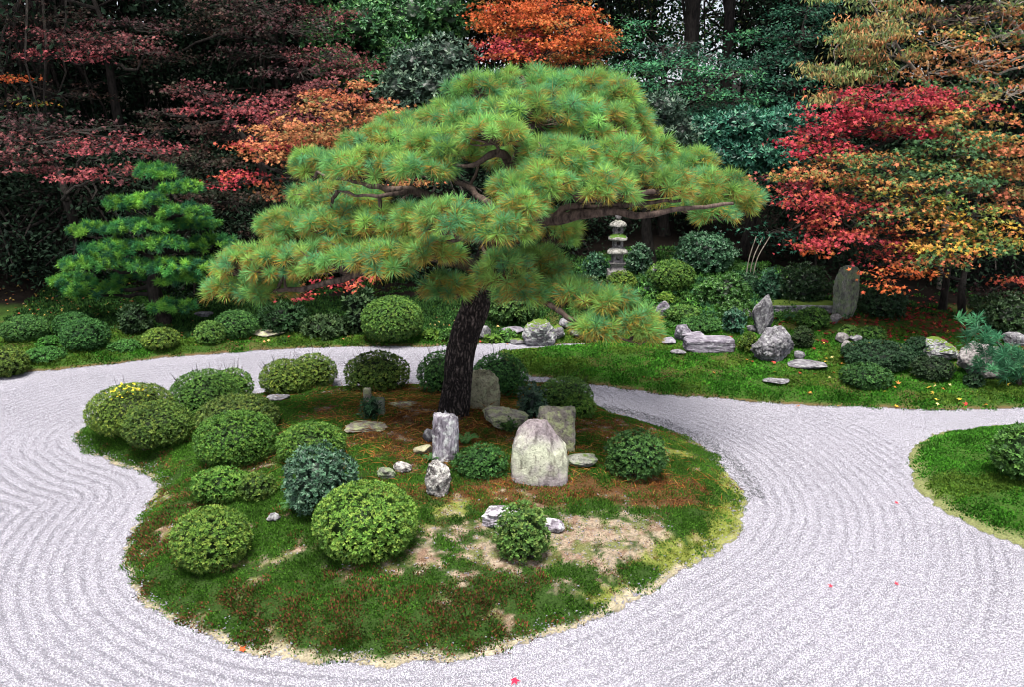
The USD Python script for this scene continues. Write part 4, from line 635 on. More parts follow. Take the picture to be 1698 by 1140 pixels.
# blue green young pine leaning in from the right edge
p = onground(1690, 640); sap = thing('pine_sapling', 'young blue green pine leaning in at the right edge', 'tree', p); r = rngof(9)
put('trunk', tube(curve([p, pt(1685, 605, p[1]), pt(1660, 575, p[1]), pt(1632, 552, p[1]), pt(1616, 532, p[1])], 24), np.linspace(.03, .008, 24), 8), BRANCH, sap)
for u, w_, n in ((1616, 532, 4), (1622, 556, 6), (1640, 570, 7), (1672, 582, 9), (1690, 592, 9), (1645, 596, 7), (1630, 612, 5), (1686, 622, 9), (1660, 604, 8), (1700, 606, 9)):
    c = pt(u, w_, p[1] - .1 + .25 * r.random()); P = c + r.normal(size=(n, 3)) * np.array([.085, .09, .04]); geo, col = pine_tufts(P, r.normal(size=(n, 3)) * .5 + np.array([-.2, 0, .7]), .1, r, 60, .004, 0.0, np.array([(.05, .19, .09), (.07, .23, .10), (.045, .155, .075)])); put('needle_pad', geo, NEEDLE, sap, col)

# ------------------------------------------------------------------ trees round the garden
def spray(c, a, b, h, n, L, r, pal, kind='maple', droop=.12, clump=.2, tilt=.6):
    """A ragged layer of leaves: many small flat sprigs, each of one colour, over an uneven patch."""
    K = max(6, int(a * b * PI / (clump * clump) * .9)); th = r.random(K) * 2 * PI; ro = np.sqrt(r.random(K)) * r.uniform(.8, 1.12, K)
    C = c + np.stack([a * ro * np.cos(th), b * ro * np.sin(th), h * (r.random(K) - .5) * 2 * np.sqrt(np.maximum(0, 1.2 - ro ** 2)) - droop * a * ro ** 2], 1)
    C[:, 2] += .10 * (noise(C * 2.1, 3) - .5); k = r.choice(K, n); dirn = unit(C - c); t = np.abs(r.normal(size=(n, 1))) * clump * .8
    P = C[k] + r.normal(size=(n, 3)) * np.array([clump * .62, clump * .62, clump * .16]) + dirn[k] * np.array([1, 1, -.35]) * t * .6
    N = np.array([0, -.12, .9]) + dirn[k] * .25 + r.normal(size=(n, 3)) * tilt; sz = L * r.uniform(.65, 1.2, n)
    cols, w = pal; cc = np.array(cols)[r.choice(len(cols), K, p=np.array(w) / sum(w))]; col = cc[k]; alt = r.random(n) < .3; col[alt] = np.array(cols)[r.choice(len(cols), alt.sum(), p=np.array(w) / sum(w))]
    col = col * (1 + .17 * r.normal(size=(n, 1))).clip(.45, 1.6)
    if kind == 'maple': g = maple_leaves(P, N, sz, r, .25); per = 15
    elif kind == 'long': g = leaves(P, r.normal(size=(n, 3)) * .6 + np.array([0, -.8, .5]), sz * 1.6, sz * .45, r, np.array([0, 0, -1.0]) + r.normal(size=(n, 3)) * .45); per = 4
    else: g = leaves(P, N, sz, sz * .55, r); per = 4
    return g, np.repeat(col, per, 0), C
def leafy_tree(label, base, fork, tiers, name='maple_tree', cat='tree', L=.043, kind='maple', mat=None, wood=None, rt=.09, dens=1.0, clump=.17, tilt=.6, group=None, twigs=True, limb_r=.03):
    """Trunk, a limb with twigs to every spray of leaves, the sprays. tiers: (photo u, v, half width, half height, distance, palette[, density])."""
    base = np.asarray(base, float); base[2] = float(G(base[0], base[1])); r = rngof(base[0] * 9, base[1] * 9, len(tiers)); t = thing(name, label, cat, base, group); fork = np.asarray(fork, float)
    C3 = [pt(x[0], x[1], x[4]) for x in tiers]; top = max(C3, key=lambda q: q[2]); k1 = r.normal(size=3) * np.array([.08, .08, .02])
    tr = curve([base - np.array([0, 0, .15]), base * .5 + fork * .5 + k1, fork, fork * .45 + top * .55 + k1, top], 40); put('trunk', tube(tr, np.interp(np.linspace(0, 1, 40), [0, .08, .5, 1], [rt * 1.5, rt, rt * .7, rt * .15]), 10, .2, 3), wood or WOOD, t, smooth=60)
    for i, x in enumerate(tiers):
        c = C3[i]; s = pm(c); a, h = x[2] / s, x[3] / s; b = min(max(a * .75, h * .8), 1.1); n = int((x[6] if len(x) > 6 else 1.0) * dens * 2.1 * PI * x[2] * max(x[3], 12) / (L * s) ** 2 * 1.9); n = min(n, 12000)
        g, col, C = spray(c, a, b, h * .85, n, L, r, x[5], kind, clump=clump, tilt=tilt); put('foliage', g, mat or MAPLE, t, col)
        j = np.argmin(((tr[15:] - c) ** 2).sum(1) + np.where(tr[15:, 2] > c[2] + .1, 2.0, 0)) + 15; br = [twig(tr[j], c - np.array([0, 0, h * .4]), limb_r, limb_r * .35, r, 12, .10, 6)]
        if twigs:
            for q in C[r.choice(len(C), min(len(C), 26), replace=False)]: br.append(twig(c - np.array([0, 0, h * .4]) + (q - c) * r.uniform(0, .35), q, limb_r * .3, .004, r, 6, .12, 3))
        put('limb', join(br), wood or WOOD, t)
    return t
def dome_tree(label, base, lobes, pal, name='evergreen_tree', L=.075, spacing=.085, mat=None, rt=.1, wild=.7, lump=.22, wid=.42, per=5, group=None):
    base = np.asarray(base, float); base[2] = float(G(base[0], base[1])); r = rngof(base[0] * 9, base[1] * 9, 3 + len(lobes)); t = thing(name, label, 'tree', base, group)
    C3 = [pt(x[0], x[1], x[4]) for x in lobes]; top = max(C3, key=lambda q: q[2]); tr = curve([base - np.array([0, 0, .1]), base * .6 + top * .4 + r.normal(size=3) * .1, top], 24); put('trunk', tube(tr, np.linspace(rt, rt * .3, 24), 8, .2), WOOD, t)
    for i, x in enumerate(lobes):
        c = C3[i]; s = pm(c); a, h = x[2] / s, x[3] / s; n = 3; g, col = dome_foliage(c, a, a * .85, h, r, pal, L, spacing, -.95, lump, per, wid, i * 3 + 1, 0, wild)
        put('foliage', g, mat or GLOSSY, t, col); j = np.argmin(((tr - c) ** 2).sum(1)); put('limb', twig(tr[j], c, .035, .012, r, 8, .1, 5), WOOD, t)
    return t
def forest_tree(label, x, y, z0, z1, R, n, L, cols, rt=.16, name='forest_tree', group=None, clumps=40, kind='leaf', xr=1.0, lean=0.0):
    """A tall tree of the wood behind: straight trunk, boughs and leaf clumps through the whole depth of the crown."""
    zg = float(G(x, y)); r = rngof(x * 31, y * 17, z1); t = thing(name, label, 'tree', (x, y, zg), group); tr = curve([(x, y, zg - .2), (x + lean * .4 + r.normal() * .05, y, (zg + z1) * .5), (x + lean + r.normal() * .1, y, z1)], 20)
    put('trunk', tube(tr, np.linspace(rt, rt * .35, 20), 10, .15), WOOD, t)
    q = rand_unit(r, clumps) * (r.random((clumps, 1)) ** (1 / 3)); C = np.array([x + lean * .7, y, (z0 + z1) / 2]) + q * np.array([R * xr, R, (z1 - z0) / 2]); put('bough', join([twig(tr[min(19, 6 + int(13 * r.random()))], c, .03, .01, r, 5, .08, 4) for c in C]), WOOD, t)
    k = r.choice(clumps, n); P = C[k] + r.normal(size=(n, 3)) * np.array([R * .17, R * .17, R * .10]); sz = L * r.uniform(.6, 1.3, n); N = rand_unit(r, n) * .8 + np.array([0, 0, .7]); g = leaves(P, N, sz, sz * .5, r)
    put('crown', g, DARKLEAF, t, shade(cols, [1] * len(cols), n, r, 4, .25)); return t
PUR = ([(.165, .048, .05), (.11, .033, .036), (.22, .075, .072), (.06, .026, .026), (.045, .045, .03)], [3, 3, 1.5, 3, 1.5]); DPU = ([(.075, .03, .034), (.045, .022, .023), (.12, .05, .052), (.028, .024, .018), (.02, .03, .018)], [3, 3, 1.3, 2.5, 2])
PNK = ([(.27, .058, .066), (.175, .04, .046), (.31, .09, .08), (.085, .03, .033)], [3, 2.5, 1.3, 2]); ORG = ([(.44, .15, .07), (.42, .19, .075), (.38, .11, .06), (.24, .13, .05), (.13, .13, .045)], [3, 3, 2, 2.4, 1.4]); RED = ([(.36, .045, .055), (.42, .085, .05), (.22, .025, .035), (.4, .13, .055)], [3, 2, 2, 1])
CRI = ([(.36, .03, .05), (.42, .055, .065), (.2, .018, .03), (.42, .11, .05), (.12, .1, .04)], [3.5, 3, 2, 1, .5]); VER = ([(.5, .11, .035), (.54, .15, .045), (.38, .07, .03), (.34, .16, .04), (.22, .13, .04)], [3, 2.5, 2, 1, .5]); MUL = ([(.40, .17, .055), (.42, .13, .06), (.32, .2, .05), (.09, .155, .045), (.055, .11, .04), (.2, .165, .05)], [3, 2.2, 1.2, 2.6, 2.6, 1])
YEL = ([(.46, .28, .04), (.42, .21, .045), (.19, .22, .05), (.10, .18, .045), (.44, .16, .05)], [2.2, 2, 2.2, 2.6, 1.5]); GRN = ([(.06, .14, .05), (.09, .18, .06), (.05, .11, .05), (.3, .22, .06)], [3, 2, 2, .7]); BRN = ([(.055, .032, .026), (.085, .045, .036), (.035, .028, .02), (.02, .026, .015)], [2, 1.5, 2, 2]); TAN = ([(.24, .17, .06), (.18, .16, .055), (.33, .14, .055), (.12, .16, .045), (.07, .11, .035)], [2, 1.5, 2, 3, 3])
# left: maples in purple, rose and orange, one behind the other
leafy_tree('purple leaved maple spreading low at the far left', (-6.4, 12.9, 0), (-6.2, 12.7, 1.6), [(60, 228, 100, 20, 12.2, PUR, .6), (205, 236, 85, 18, 12.0, PNK, .8), (175, 285, 62, 17, 11.8, PNK), (20, 260, 70, 26, 12.5, PUR), (110, 205, 120, 26, 12.9, DPU, .35), (40, 200, 90, 25, 13.0, DPU, .35)])
leafy_tree('dusky red maple high in the upper left corner', (-6.6, 15.0, 0), (-6.3, 14.8, 3.4), [(110, 55, 90, 16, 14.2, PUR, .8), (190, 66, 90, 15, 14.0, PUR, .8), (105, 88, 60, 11, 13.8, PNK), (215, 36, 70, 13, 14.4, DPU, .7), (240, 84, 40, 8, 13.9, PUR, .8), (60, 20, 110, 28, 14.6, BRN, .35), (120, -60, 180, 50, 14.8, DPU, .35)])
leafy_tree('brown purple maple reaching across the top left', (-3.8, 15.8, 0), (-3.6, 15.5, 3.5), [(470, 40, 100, 20, 14.9, DPU, .7), (530, 85, 80, 18, 14.6, PUR, .7), (500, 112, 80, 12, 14.5, DPU, .7), (590, 112, 45, 22, 14.3, PUR, .7), (350, 40, 90, 18, 15.2, BRN, .5), (430, 84, 80, 14, 15.0, DPU, .6), (270, 95, 70, 16, 15.2, BRN, .5), (540, 20, 50, 16, 15.0, PUR, .6), (400, 10, 90, 14, 15.1, DPU, .5), (330, -40, 200, 40, 15.4, DPU, .35), (420, 10, 120, 24, 15.0, BRN, .35)])
leafy_tree('rose and mauve maple left of the pine crown', (-3.9, 13.9, 0), (-3.7, 13.6, 2.0), [(385, 168, 80, 20, 13.2, PNK, .9), (460, 195, 70, 20, 13.0, PNK, .9), (335, 148, 60, 16, 13.5, PUR, .8), (300, 205, 60, 20, 13.6, BRN, .6), (390, 222, 80, 20, 13.6, DPU, .6), (270, 180, 40, 14, 13.8, DPU, .5), (590, 180, 70, 25, 13.8, PUR), (520, 150, 70, 26, 13.8, PUR)])
leafy_tree('bright orange maple behind the left of the pine', (-2.3, 12.9, 0), (-2.5, 12.7, 1.5), [(590, 170, 75, 38, 12.3, ORG), (605, 218, 75, 30, 12.4, ORG), (500, 243, 80, 26, 12.0, ORG), (530, 205, 95, 36, 12.1, ORG), (470, 225, 60, 20, 11.9, ORG), (425, 240, 40, 18, 11.8, RED), (650, 185, 45, 26, 12.4, ORG), (455, 262, 22, 10, 11.8, ORG), (560, 250, 80, 30, 12.5, ORG), (400, 296, 46, 15, 11.9, RED), (480, 318, 44, 14, 11.9, ORG), (580, 468, 34, 12, 11.7, RED), (490, 484, 24, 10, 11.8, RED), (690, 300, 30, 14, 12.0, ORG)])
leafy_tree('dull brown maple in shade above the layered pine', (-5.3, 13.6, 0), (-5.2, 13.4, 1.4), [(330, 260, 70, 30, 13.1, BRN), (380, 320, 60, 36, 12.9, BRN), (330, 330, 60, 20, 13.2, DPU, .35), (420, 380, 50, 20, 12.8, BRN, .35)])
leafy_tree('half bare tree with an orange sprig at the left edge', (-8.6, 14.6, 0), (-8.4, 14.4, 3.2), [(14, 127, 24, 9, 14.0, VER), (62, 166, 18, 9, 13.9, YEL, .7), (100, 150, 90, 20, 14.4, BRN, .3), (30, 90, 70, 20, 14.8, BRN, .25)])
# left: pine clipped into layers
LP = ([(.03, .14, .042), (.055, .20, .042), (.15, .33, .042), (.10, .26, .042), (.02, .09, .04)], [3, 3, 2.4, 2, 2])
b = onground(262, 545); lay = thing('layered_pine', 'pine clipped into bright green layers on the left bank', 'tree', (b[0], b[1] + .3, float(G(b[0], b[1] + .3)))); b = LOC['/World/layered_pine']; r = rngof(55); yl = b[1]
tr = curve([b - np.array([0, 0, .1]), pt(255, 470, yl), pt(275, 400, yl), pt(255, 340, yl), pt(262, 285, yl)], 30); put('trunk', tube(tr, np.linspace(.11, .03, 30), 10, .2), WOOD, lay)
for u, w_, hw, hh, dy in [(262, 286, 44, 16, 0), (300, 312, 36, 14, -.1), (205, 338, 34, 14, 0), (245, 333, 36, 13, -.3), (305, 350, 50, 13, -.3), (160, 380, 50, 14, .1), (230, 375, 60, 14, -.4), (320, 372, 50, 13, .2), (350, 405, 50, 15, .1), (190, 412, 60, 14, -.1), (165, 435, 66, 16, -.3), (265, 405, 50, 13, -.5), (285, 440, 70, 15, -.5), (300, 462, 40, 11, -.2), (150, 482, 56, 13, 0), (230, 460, 50, 13, .3), (284, 508, 40, 11, -.4), (120, 465, 40, 12, .2), (340, 440, 40, 14, .4)]:
    c = pt(u, w_, yl + dy); s = pm(c); dirs = rand_unit(r, 150); dirs = dirs[dirs[:, 2] > -.15][:int(34 + hw * 1.25)]; Pt = c + dirs * np.array([hw / s, hw / s * .8, hh * 1.0 / s]) * (.6 + .42 * r.random((len(dirs), 1))); Pt[:, 2] += .05 * (noise(Pt * 5, 2) - .5)
    g, col = pine_tufts(Pt, dirs * .55 + np.array([0, -.1, .8]) + r.normal(size=dirs.shape) * .2, .075, r, 64, .0034, 0.0, np.array(LP[0])) if True else dome_foliage(c, hw / s, hw / s * .85, hh * 1.25 / s, r, LP, .042, .04, -.3, .42, 7, .22, int(u) % 50, 0, .5); put('needle_pad', g, LEAF, lay, col)
    put('limb', twig(tr[np.argmin(((tr - c) ** 2).sum(1) + (tr[:, 2] > c[2]) * .5)], c - np.array([0, 0, hh / s * .5]), .03, .012, r, 9, .08, 6), WOOD, lay)
# centre: evergreens and a vermilion maple above the pine
EG1 = ([(.035, .115, .035), (.05, .15, .04), (.025, .075, .03), (.08, .19, .045)], [3, 2, 2, 1]); EG2 = ([(.04, .078, .048), (.028, .056, .036), (.07, .11, .068), (.018, .034, .025)], [3, 3, 1.5, 1]); EG3 = ([(.022, .10, .062), (.035, .14, .08), (.014, .06, .04), (.06, .18, .10)], [3, 2, 2, .8])
dome_tree('deep green broadleaf evergreen above the left pine shoulder', (-2.2, 16.6, 0), [(540, 60, 40, 40, 16, ), (600, 40, 50, 36, 15.8), (660, 90, 46, 34, 15.8), (560, 110, 40, 26, 15.6), (610, 130, 46, 24, 15.6), (680, 30, 50, 40, 16.2), (740, 20, 50, 40, 16.4), (640, 0, 60, 34, 16.6), (570, -20, 60, 40, 17), (720, -50, 90, 50, 17)], EG1)
dome_tree('greyish glossy camellia tree left of the vermilion maple', (-1.2, 14.6, 0), [(690, 110, 44, 30, 14.2), (740, 95, 44, 34, 14.3), (660, 150, 36, 26, 14.0), (715, 150, 44, 30, 14), (765, 140, 36, 36, 14.2), (740, 190, 60, 30, 14.2), (680, 190, 40, 26, 14)], EG2)
leafy_tree('vermilion maple glowing above the top of the pine', (.6, 16.2, 0), (.6, 15.8, 2.6), [(850, 30, 75, 40, 15.4, VER), (930, 40, 80, 40, 15.2, VER), (840, 75, 60, 26, 15.1, RED), (900, 85, 70, 24, 15.0, VER), (975, 70, 44, 22, 15.0, VER), (1000, 50, 24, 12, 15.2, VER), (880, 5, 90, 30, 15.8, VER), (880, -60, 130, 50, 16, VER, .7), (950, 95, 40, 18, 15.1, MUL)])
# centre right: conifer sprays, tall trunks, bluish evergreens
CON = ([(.025, .115, .05), (.042, .155, .06), (.016, .07, .036), (.065, .18, .06)], [3, 2, 3, .8]); DKC = ([(.016, .07, .04), (.025, .09, .048), (.010, .042, .026)], [2, 2, 2])
leafy_tree('dark conifer with flat drooping sprays right of the pine top', (2.6, 15.4, 0), (2.6, 15.2, 2.6), [(1110, 105, 60, 16, 14.6, CON), (1190, 120, 60, 16, 14.4, CON), (1150, 150, 70, 14, 14.3, CON), (1220, 155, 50, 14, 14.2, CON), (1060, 110, 50, 18, 14.8, CON), (1120, 180, 60, 16, 14.6, DKC), (1200, 185, 70, 16, 14.8, DKC), (1060, 150, 40, 20, 14.9, DKC), (1160, 90, 80, 14, 15.2, DKC), (1230, 110, 60, 14, 15, DKC), (1100, 75, 70, 12, 15.4, DKC, .7), (1240, 180, 50, 18, 14.5, CON), (1090, 140, 60, 12, 14.5, CON)], 'conifer_tree', L=.06, kind='leaf', mat=LEAF, dens=1.9, clump=.17, tilt=.5)
leafy_tree('dark conifer filling the gap before the tan leaved tree', (4.7, 15.6, 0), (4.6, 15.4, 3.0), [(1280, 90, 60, 18, 15, DKC), (1330, 50, 60, 22, 15.2, DKC), (1290, 130, 60, 18, 14.8, DKC), (1250, 60, 40, 14, 15.2, CON, .8), (1330, 110, 50, 26, 14.9, DKC), (1300, 170, 60, 24, 14.8, DKC), (1340, 10, 60, 24, 15.4, DKC), (1020, 70, 40, 20, 15.4, CON), (1060, 40, 40, 14, 15.8, CON, .6)], 'conifer_tree', L=.06, kind='leaf', mat=LEAF, dens=1.9, clump=.17, tilt=.5)
dome_tree('blue green laurel with dense leaves right of the pine', (3.6, 14.2, 0), [(1180, 215, 36, 24, 13.5), (1230, 205, 44, 26, 13.4), (1285, 215, 44, 28, 13.5), (1320, 195, 34, 24, 13.7), (1200, 255, 44, 24, 13.4), (1255, 255, 50, 26, 13.3), (1305, 265, 36, 26, 13.5), (1240, 290, 50, 22, 13.6)], EG3, L=.07, spacing=.075)
dome_tree('pale grey green shrub tree touching the pine right shoulder', (2.1, 13.4, 0), [(1100, 180, 34, 26, 13), (1085, 220, 36, 34, 12.9), (1125, 225, 30, 30, 13), (1110, 260, 36, 26, 13)], EG2, L=.065, spacing=.075)
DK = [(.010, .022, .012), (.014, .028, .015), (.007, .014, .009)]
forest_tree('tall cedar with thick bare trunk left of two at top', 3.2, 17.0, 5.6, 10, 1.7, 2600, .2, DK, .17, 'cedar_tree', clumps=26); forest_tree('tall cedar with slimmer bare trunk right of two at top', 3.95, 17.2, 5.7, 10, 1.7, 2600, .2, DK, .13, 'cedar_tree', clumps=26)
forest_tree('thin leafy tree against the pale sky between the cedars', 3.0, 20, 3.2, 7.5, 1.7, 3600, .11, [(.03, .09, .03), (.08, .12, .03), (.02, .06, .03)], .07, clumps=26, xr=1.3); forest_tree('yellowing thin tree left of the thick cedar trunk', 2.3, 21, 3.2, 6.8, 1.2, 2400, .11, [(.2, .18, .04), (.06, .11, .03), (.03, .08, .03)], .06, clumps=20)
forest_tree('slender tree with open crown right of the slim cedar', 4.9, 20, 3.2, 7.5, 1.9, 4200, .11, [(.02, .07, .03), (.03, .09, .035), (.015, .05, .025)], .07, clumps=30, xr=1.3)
# right: the coloured maples
leafy_tree('tan leaved tree with drooping foliage above the crimson maple', (6.5, 13.4, 0), (6.3, 13.2, 2.6), [(1400, 70, 50, 30, 12.6, TAN), (1450, 45, 60, 28, 12.5, TAN), (1385, 115, 40, 26, 12.4, TAN), (1430, 110, 50, 30, 12.6, TAN), (1380, 155, 34, 22, 12.4, TAN), (1500, 20, 50, 26, 12.8, TAN), (1490, 80, 50, 30, 12.7, TAN, .7), (1430, -20, 80, 30, 12.9, TAN, .7), (1440, 150, 50, 20, 12.8, TAN, .5)], 'broadleaf_tree', L=.05, kind='long', mat=LEAF, wood=PALEWOOD, limb_r=.015, rt=.06, dens=1.6)
leafy_tree('thinning orange maple with bare twigs in top right corner', (8.0, 12.6, 0), (7.4, 12.4, 2.6), [(1560, 60, 60, 30, 12, MUL, .5), (1620, 90, 70, 34, 11.9, ORG, .5), (1660, 50, 60, 40, 12.1, MUL, .5), (1540, 110, 50, 26, 12, ORG, .5), (1670, 140, 60, 34, 11.8, MUL, .6), (1600, 20, 60, 26, 12.3, BRN, .6), (1680, 0, 60, 26, 12.3, TAN, .5), (1590, 140, 60, 24, 11.9, GRN, .6), (1620, -40, 100, 30, 12.4, MUL, .5)], wood=PALEWOOD, limb_r=.017)
leafy_tree('crimson maple blazing above the right lawn', (6.0, 12.3, 0), (5.9, 12.1, 2.3), [(1410, 180, 70, 26, 11.6, CRI), (1480, 160, 76, 28, 11.5, CRI), (1540, 175, 50, 26, 11.6, CRI), (1450, 205, 80, 24, 11.4, CRI), (1350, 225, 42, 24, 11.4, CRI), (1370, 250, 54, 18, 11.3, CRI), (1500, 215, 50, 22, 11.5, CRI), (1400, 150, 40, 14, 11.7, CRI, .7), (1600, 165, 50, 24, 11.8, CRI, .6)], rt=.05)
leafy_tree('wide maple in orange green and gold over the standing stone', onground(1598, 530), pt(1600, 440, 12.0), [(1360, 285, 60, 24, 11.0, MUL), (1430, 260, 70, 24, 11.0, MUL), (1500, 265, 70, 28, 11.1, GRN), (1580, 235, 70, 34, 11.1, GRN), (1650, 230, 60, 36, 11.2, MUL), (1480, 300, 80, 24, 10.9, MUL), (1570, 290, 80, 28, 11.0, GRN), (1650, 300, 60, 30, 11.1, ORG), (1340, 330, 60, 20, 10.9, RED), (1400, 350, 70, 20, 10.8, RED), (1480, 345, 80, 18, 10.8, MUL), (1370, 390, 54, 18, 10.7, RED), (1440, 385, 60, 18, 10.8, RED), (1350, 412, 24, 12, 10.7, VER, .8), (1520, 330, 70, 20, 10.8, YEL), (1600, 350, 70, 22, 10.7, YEL), (1560, 390, 70, 24, 10.5, YEL), (1640, 385, 70, 24, 10.5, YEL), (1540, 425, 60, 20, 10.5, MUL), (1500, 450, 50, 13, 10.4, VER, .8), (1480, 472, 26, 7, 10.4, VER, .7), (1620, 410, 60, 18, 10.6, GRN), (1460, 420, 50, 12, 10.8, RED, .7), (1680, 260, 50, 40, 11.2, ORG), (1610, 270, 80, 30, 11.2, MUL), (1530, 200, 60, 24, 11.4, MUL), (1620, 180, 70, 28, 11.4, MUL), (1690, 350, 40, 24, 10.7, ORG), (1320, 310, 50, 14, 11.0, RED, .5)], limb_r=.022, rt=.055)
leafy_tree('low red leaved shrub at the right edge in shade', (7.0, 11.9, 0), (6.9, 11.8, .9), [(1690, 468, 40, 13, 11.3, RED), (1640, 482, 24, 8, 11.4, DPU)], 'maple_shrub', 'shrub', twigs=False, rt=.03)
leafy_tree('thin twiggy bush with sparse leaves under the crimson maple', (4.3, 12.6, 0), (4.2, 12.5, 1.0), [(1300, 300, 46, 16, 12, PNK, .35), (1270, 380, 60, 12, 12.2, EG3, .25), (1300, 400, 50, 12, 12.0, EG3, .25), (1250, 330, 50, 16, 12.4, EG3, .4)], 'bare_bush', 'shrub', rt=.02, limb_r=.012)
b = onground(1236, 462); cane = thing('cane_clump', 'three pale bare stems rising behind the mound shrubs', 'plant', b); r = rngof(4)
for k in range(3): put('stem', tube(curve([b + np.array([.05 * k, 0, -.05]), b + np.array([.06 * k + .04, .02, .3]), b + np.array([.1 * k + .12, .02, .62])], 10), .008, 6), PALEWOOD, cane)
# the dark wood behind everything
FOREST = [(-9.5, 16, 'dark evergreen filling the far left edge'), (-8.2, 18, 'dark evergreen behind the upper left maples'), (-6.8, 17, 'dark evergreen behind the dusky red maple'), (-5.4, 18.5, 'dark evergreen behind the brown purple maple'), (-4.2, 17, 'dark evergreen behind the rose maple'), (-2.8, 18.5, 'dark evergreen behind the orange maple'), (-1.2, 18, 'dark evergreen behind the camellia tree'), (.3, 18.5, 'dark evergreen behind the vermilion maple'), (1.5, 19, 'dark evergreen left of the open sky gap'), (5.5, 20.5, 'dark evergreen right of the open sky gap'), (7.2, 19, 'dark evergreen far behind the tan leaved tree'), (-6.2, 20.5, 'dark evergreen deep in the wood at upper left'), (-3.6, 20.5, 'dark evergreen deep in the wood above the rose maple'), (6.2, 17.5, 'dark evergreen behind the tan leaved tree'), (7.6, 16.5, 'dark evergreen behind the thinning orange maple'), (9.2, 16, 'dark evergreen filling the far right edge'), (-7.4, 14.9, 'black green understorey tree at far left'), (8.4, 14.2, 'black green understorey tree behind the wide maple')]
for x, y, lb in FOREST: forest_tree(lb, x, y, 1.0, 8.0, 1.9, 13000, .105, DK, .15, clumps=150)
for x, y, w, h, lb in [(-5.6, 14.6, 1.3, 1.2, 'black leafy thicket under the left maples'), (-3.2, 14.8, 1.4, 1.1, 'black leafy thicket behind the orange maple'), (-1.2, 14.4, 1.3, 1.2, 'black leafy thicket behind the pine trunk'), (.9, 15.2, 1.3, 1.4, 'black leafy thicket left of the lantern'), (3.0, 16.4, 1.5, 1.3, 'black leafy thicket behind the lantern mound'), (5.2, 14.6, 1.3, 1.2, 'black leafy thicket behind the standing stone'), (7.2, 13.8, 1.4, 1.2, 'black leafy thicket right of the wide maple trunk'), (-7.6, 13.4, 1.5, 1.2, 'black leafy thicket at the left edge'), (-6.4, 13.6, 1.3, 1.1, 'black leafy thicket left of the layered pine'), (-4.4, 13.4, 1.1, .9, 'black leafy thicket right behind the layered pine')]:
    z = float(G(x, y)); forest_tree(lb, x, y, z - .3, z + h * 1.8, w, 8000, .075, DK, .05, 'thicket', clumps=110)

# ------------------------------------------------------------------ fallen leaves
def litter(name, label, n, seed, where, pal, L, kind='stuff'):
    r = np.random.default_rng(seed); X = where(r, n); N = ground_normal(X[:, 0], X[:, 1]); P = np.column_stack([X, G(X[:, 0], X[:, 1]) + .02 + .015 * r.random(len(X))])
    g = maple_leaves(P, N + r.normal(size=N.shape) * .35, L * r.uniform(.7, 1.2, len(P)), r, .24); tag(put(name, g, MAPLE, None, shade(pal[0], pal[1], len(P), r, 15)), label, 'leaves', kind=kind)
def px_cloud(cu, cv, su, sv): return lambda r, n: np.array([onground(*q)[:2] for q in zip(r.normal(cu, su, n), r.normal(cv, sv, n))])
litter('fallen_red_leaves', 'red maple leaves carpeting the dark slope under the right maples', 1100, 3, lambda r, n: np.column_stack([r.normal(5.3, .9, n), r.normal(11.3, .62, n)]), ([(.24, .02, .02), (.16, .014, .016), (.32, .06, .03), (.09, .018, .013)], [3, 3, 1, 2.5]), .045)
litter('scattered_lawn_leaves', 'few yellow and red leaves scattered on the right lawn', 150, 4, lambda r, n: np.column_stack([r.normal(4.6, .9, n), np.clip(r.normal(9.5, .6, n), 8.6, 12)]), ([(.6, .42, .06), (.55, .2, .05), (.45, .05, .04), (.6, .5, .2)], [3, 2, 1, 1]), .038)
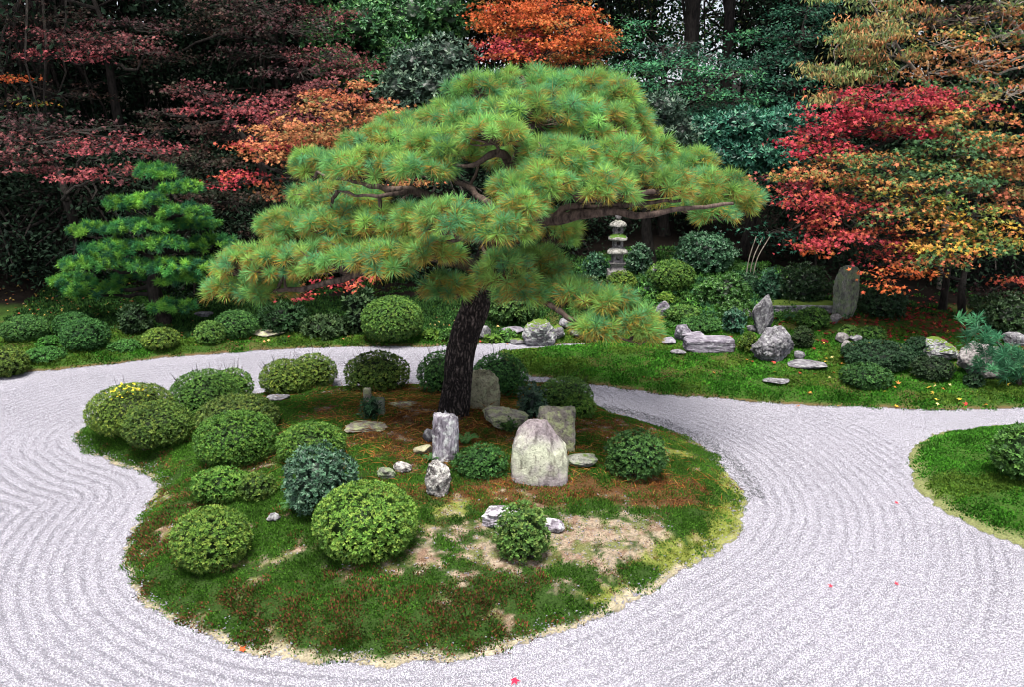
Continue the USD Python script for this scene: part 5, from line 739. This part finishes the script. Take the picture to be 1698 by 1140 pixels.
litter('scattered_slope_leaves', 'yellow flecks of leaves on the black slope at far left', 260, 5, lambda r, n: np.column_stack([r.normal(-6.3, .9, n), r.uniform(11.9, 13.6, n)]), ([(.4, .28, .07), (.4, .1, .05), (.2, .14, .06)], [2, 1, 1]), .03)
litter('scattered_bank_leaves', 'pale fallen leaves dotted along the left moss bank', 110, 6, lambda r, n: np.column_stack([r.uniform(-4.5, 0, n), r.uniform(10.9, 12.0, n)]), ([(.55, .4, .15), (.5, .2, .08), (.4, .06, .04)], [3, 2, 1]), .035)
for (u, w_, colr, L, lb) in [(853, 1133, (.55, .02, .06), .045, 'crimson maple leaf lying on gravel at the bottom edge'), (402, 1083, (.6, .10, .03), .04, 'orange red leaf at the sandy front edge of the island'), (1486, 838, (.5, .03, .06), .028, 'small red leaf on gravel nearest the right bank'), (1486, 973, (.5, .03, .06), .028, 'small red leaf on gravel right of another one'), (1378, 977, (.5, .03, .06), .028, 'small red leaf on gravel left of another one'), (1486, 677, (.65, .35, .04), .04, 'orange leaf at the edge of the right lawn')]:
    p = onground(u, w_); p[2] += .018; r = rngof(u); g = maple_leaves(p[None], np.array([[.15, -.35, 1.0]]), L, r, .26); tag(put('fallen_maple_leaf', g, MAPLE, None, np.tile(colr, (15, 1))), lb, 'leaf')

r = np.random.default_rng(61); n = 420; X = np.column_stack([r.normal(2.6, 1.1, n), r.uniform(11.3, 13.6, n)]); X = X[(X[:, 0] > .9) & (X[:, 0] < 4.4)]; gs, cs = [], []
for x, y in X:
    m = int(r.integers(8, 20)); c = np.array([x, y, float(G(x, y))]); hh = r.uniform(.03, .11); P = c + r.normal(size=(m, 3)) * np.array([.06, .06, .02]) + np.array([0, 0, hh * .6]); A = r.normal(size=(m, 3)) * .5 + np.array([0, -.2, .8])
    pal = [GREENS['deep'], ([(.05, .16, .02), (.08, .21, .03), (.03, .10, .02)], [2, 2, 1]), ([(.02, .07, .025), (.03, .10, .035)], [1, 1])][r.integers(3)]; g, c_ = shoots(P, A, 5, r.uniform(.03, .06), .016, r, pal); gs.append(g); cs.append(c_)
tag(put('ground_cover', join(gs), LEAF, None, np.vstack(cs)), 'mixed low leafy ground cover growing on the lantern mound', 'ground cover', kind='stuff')
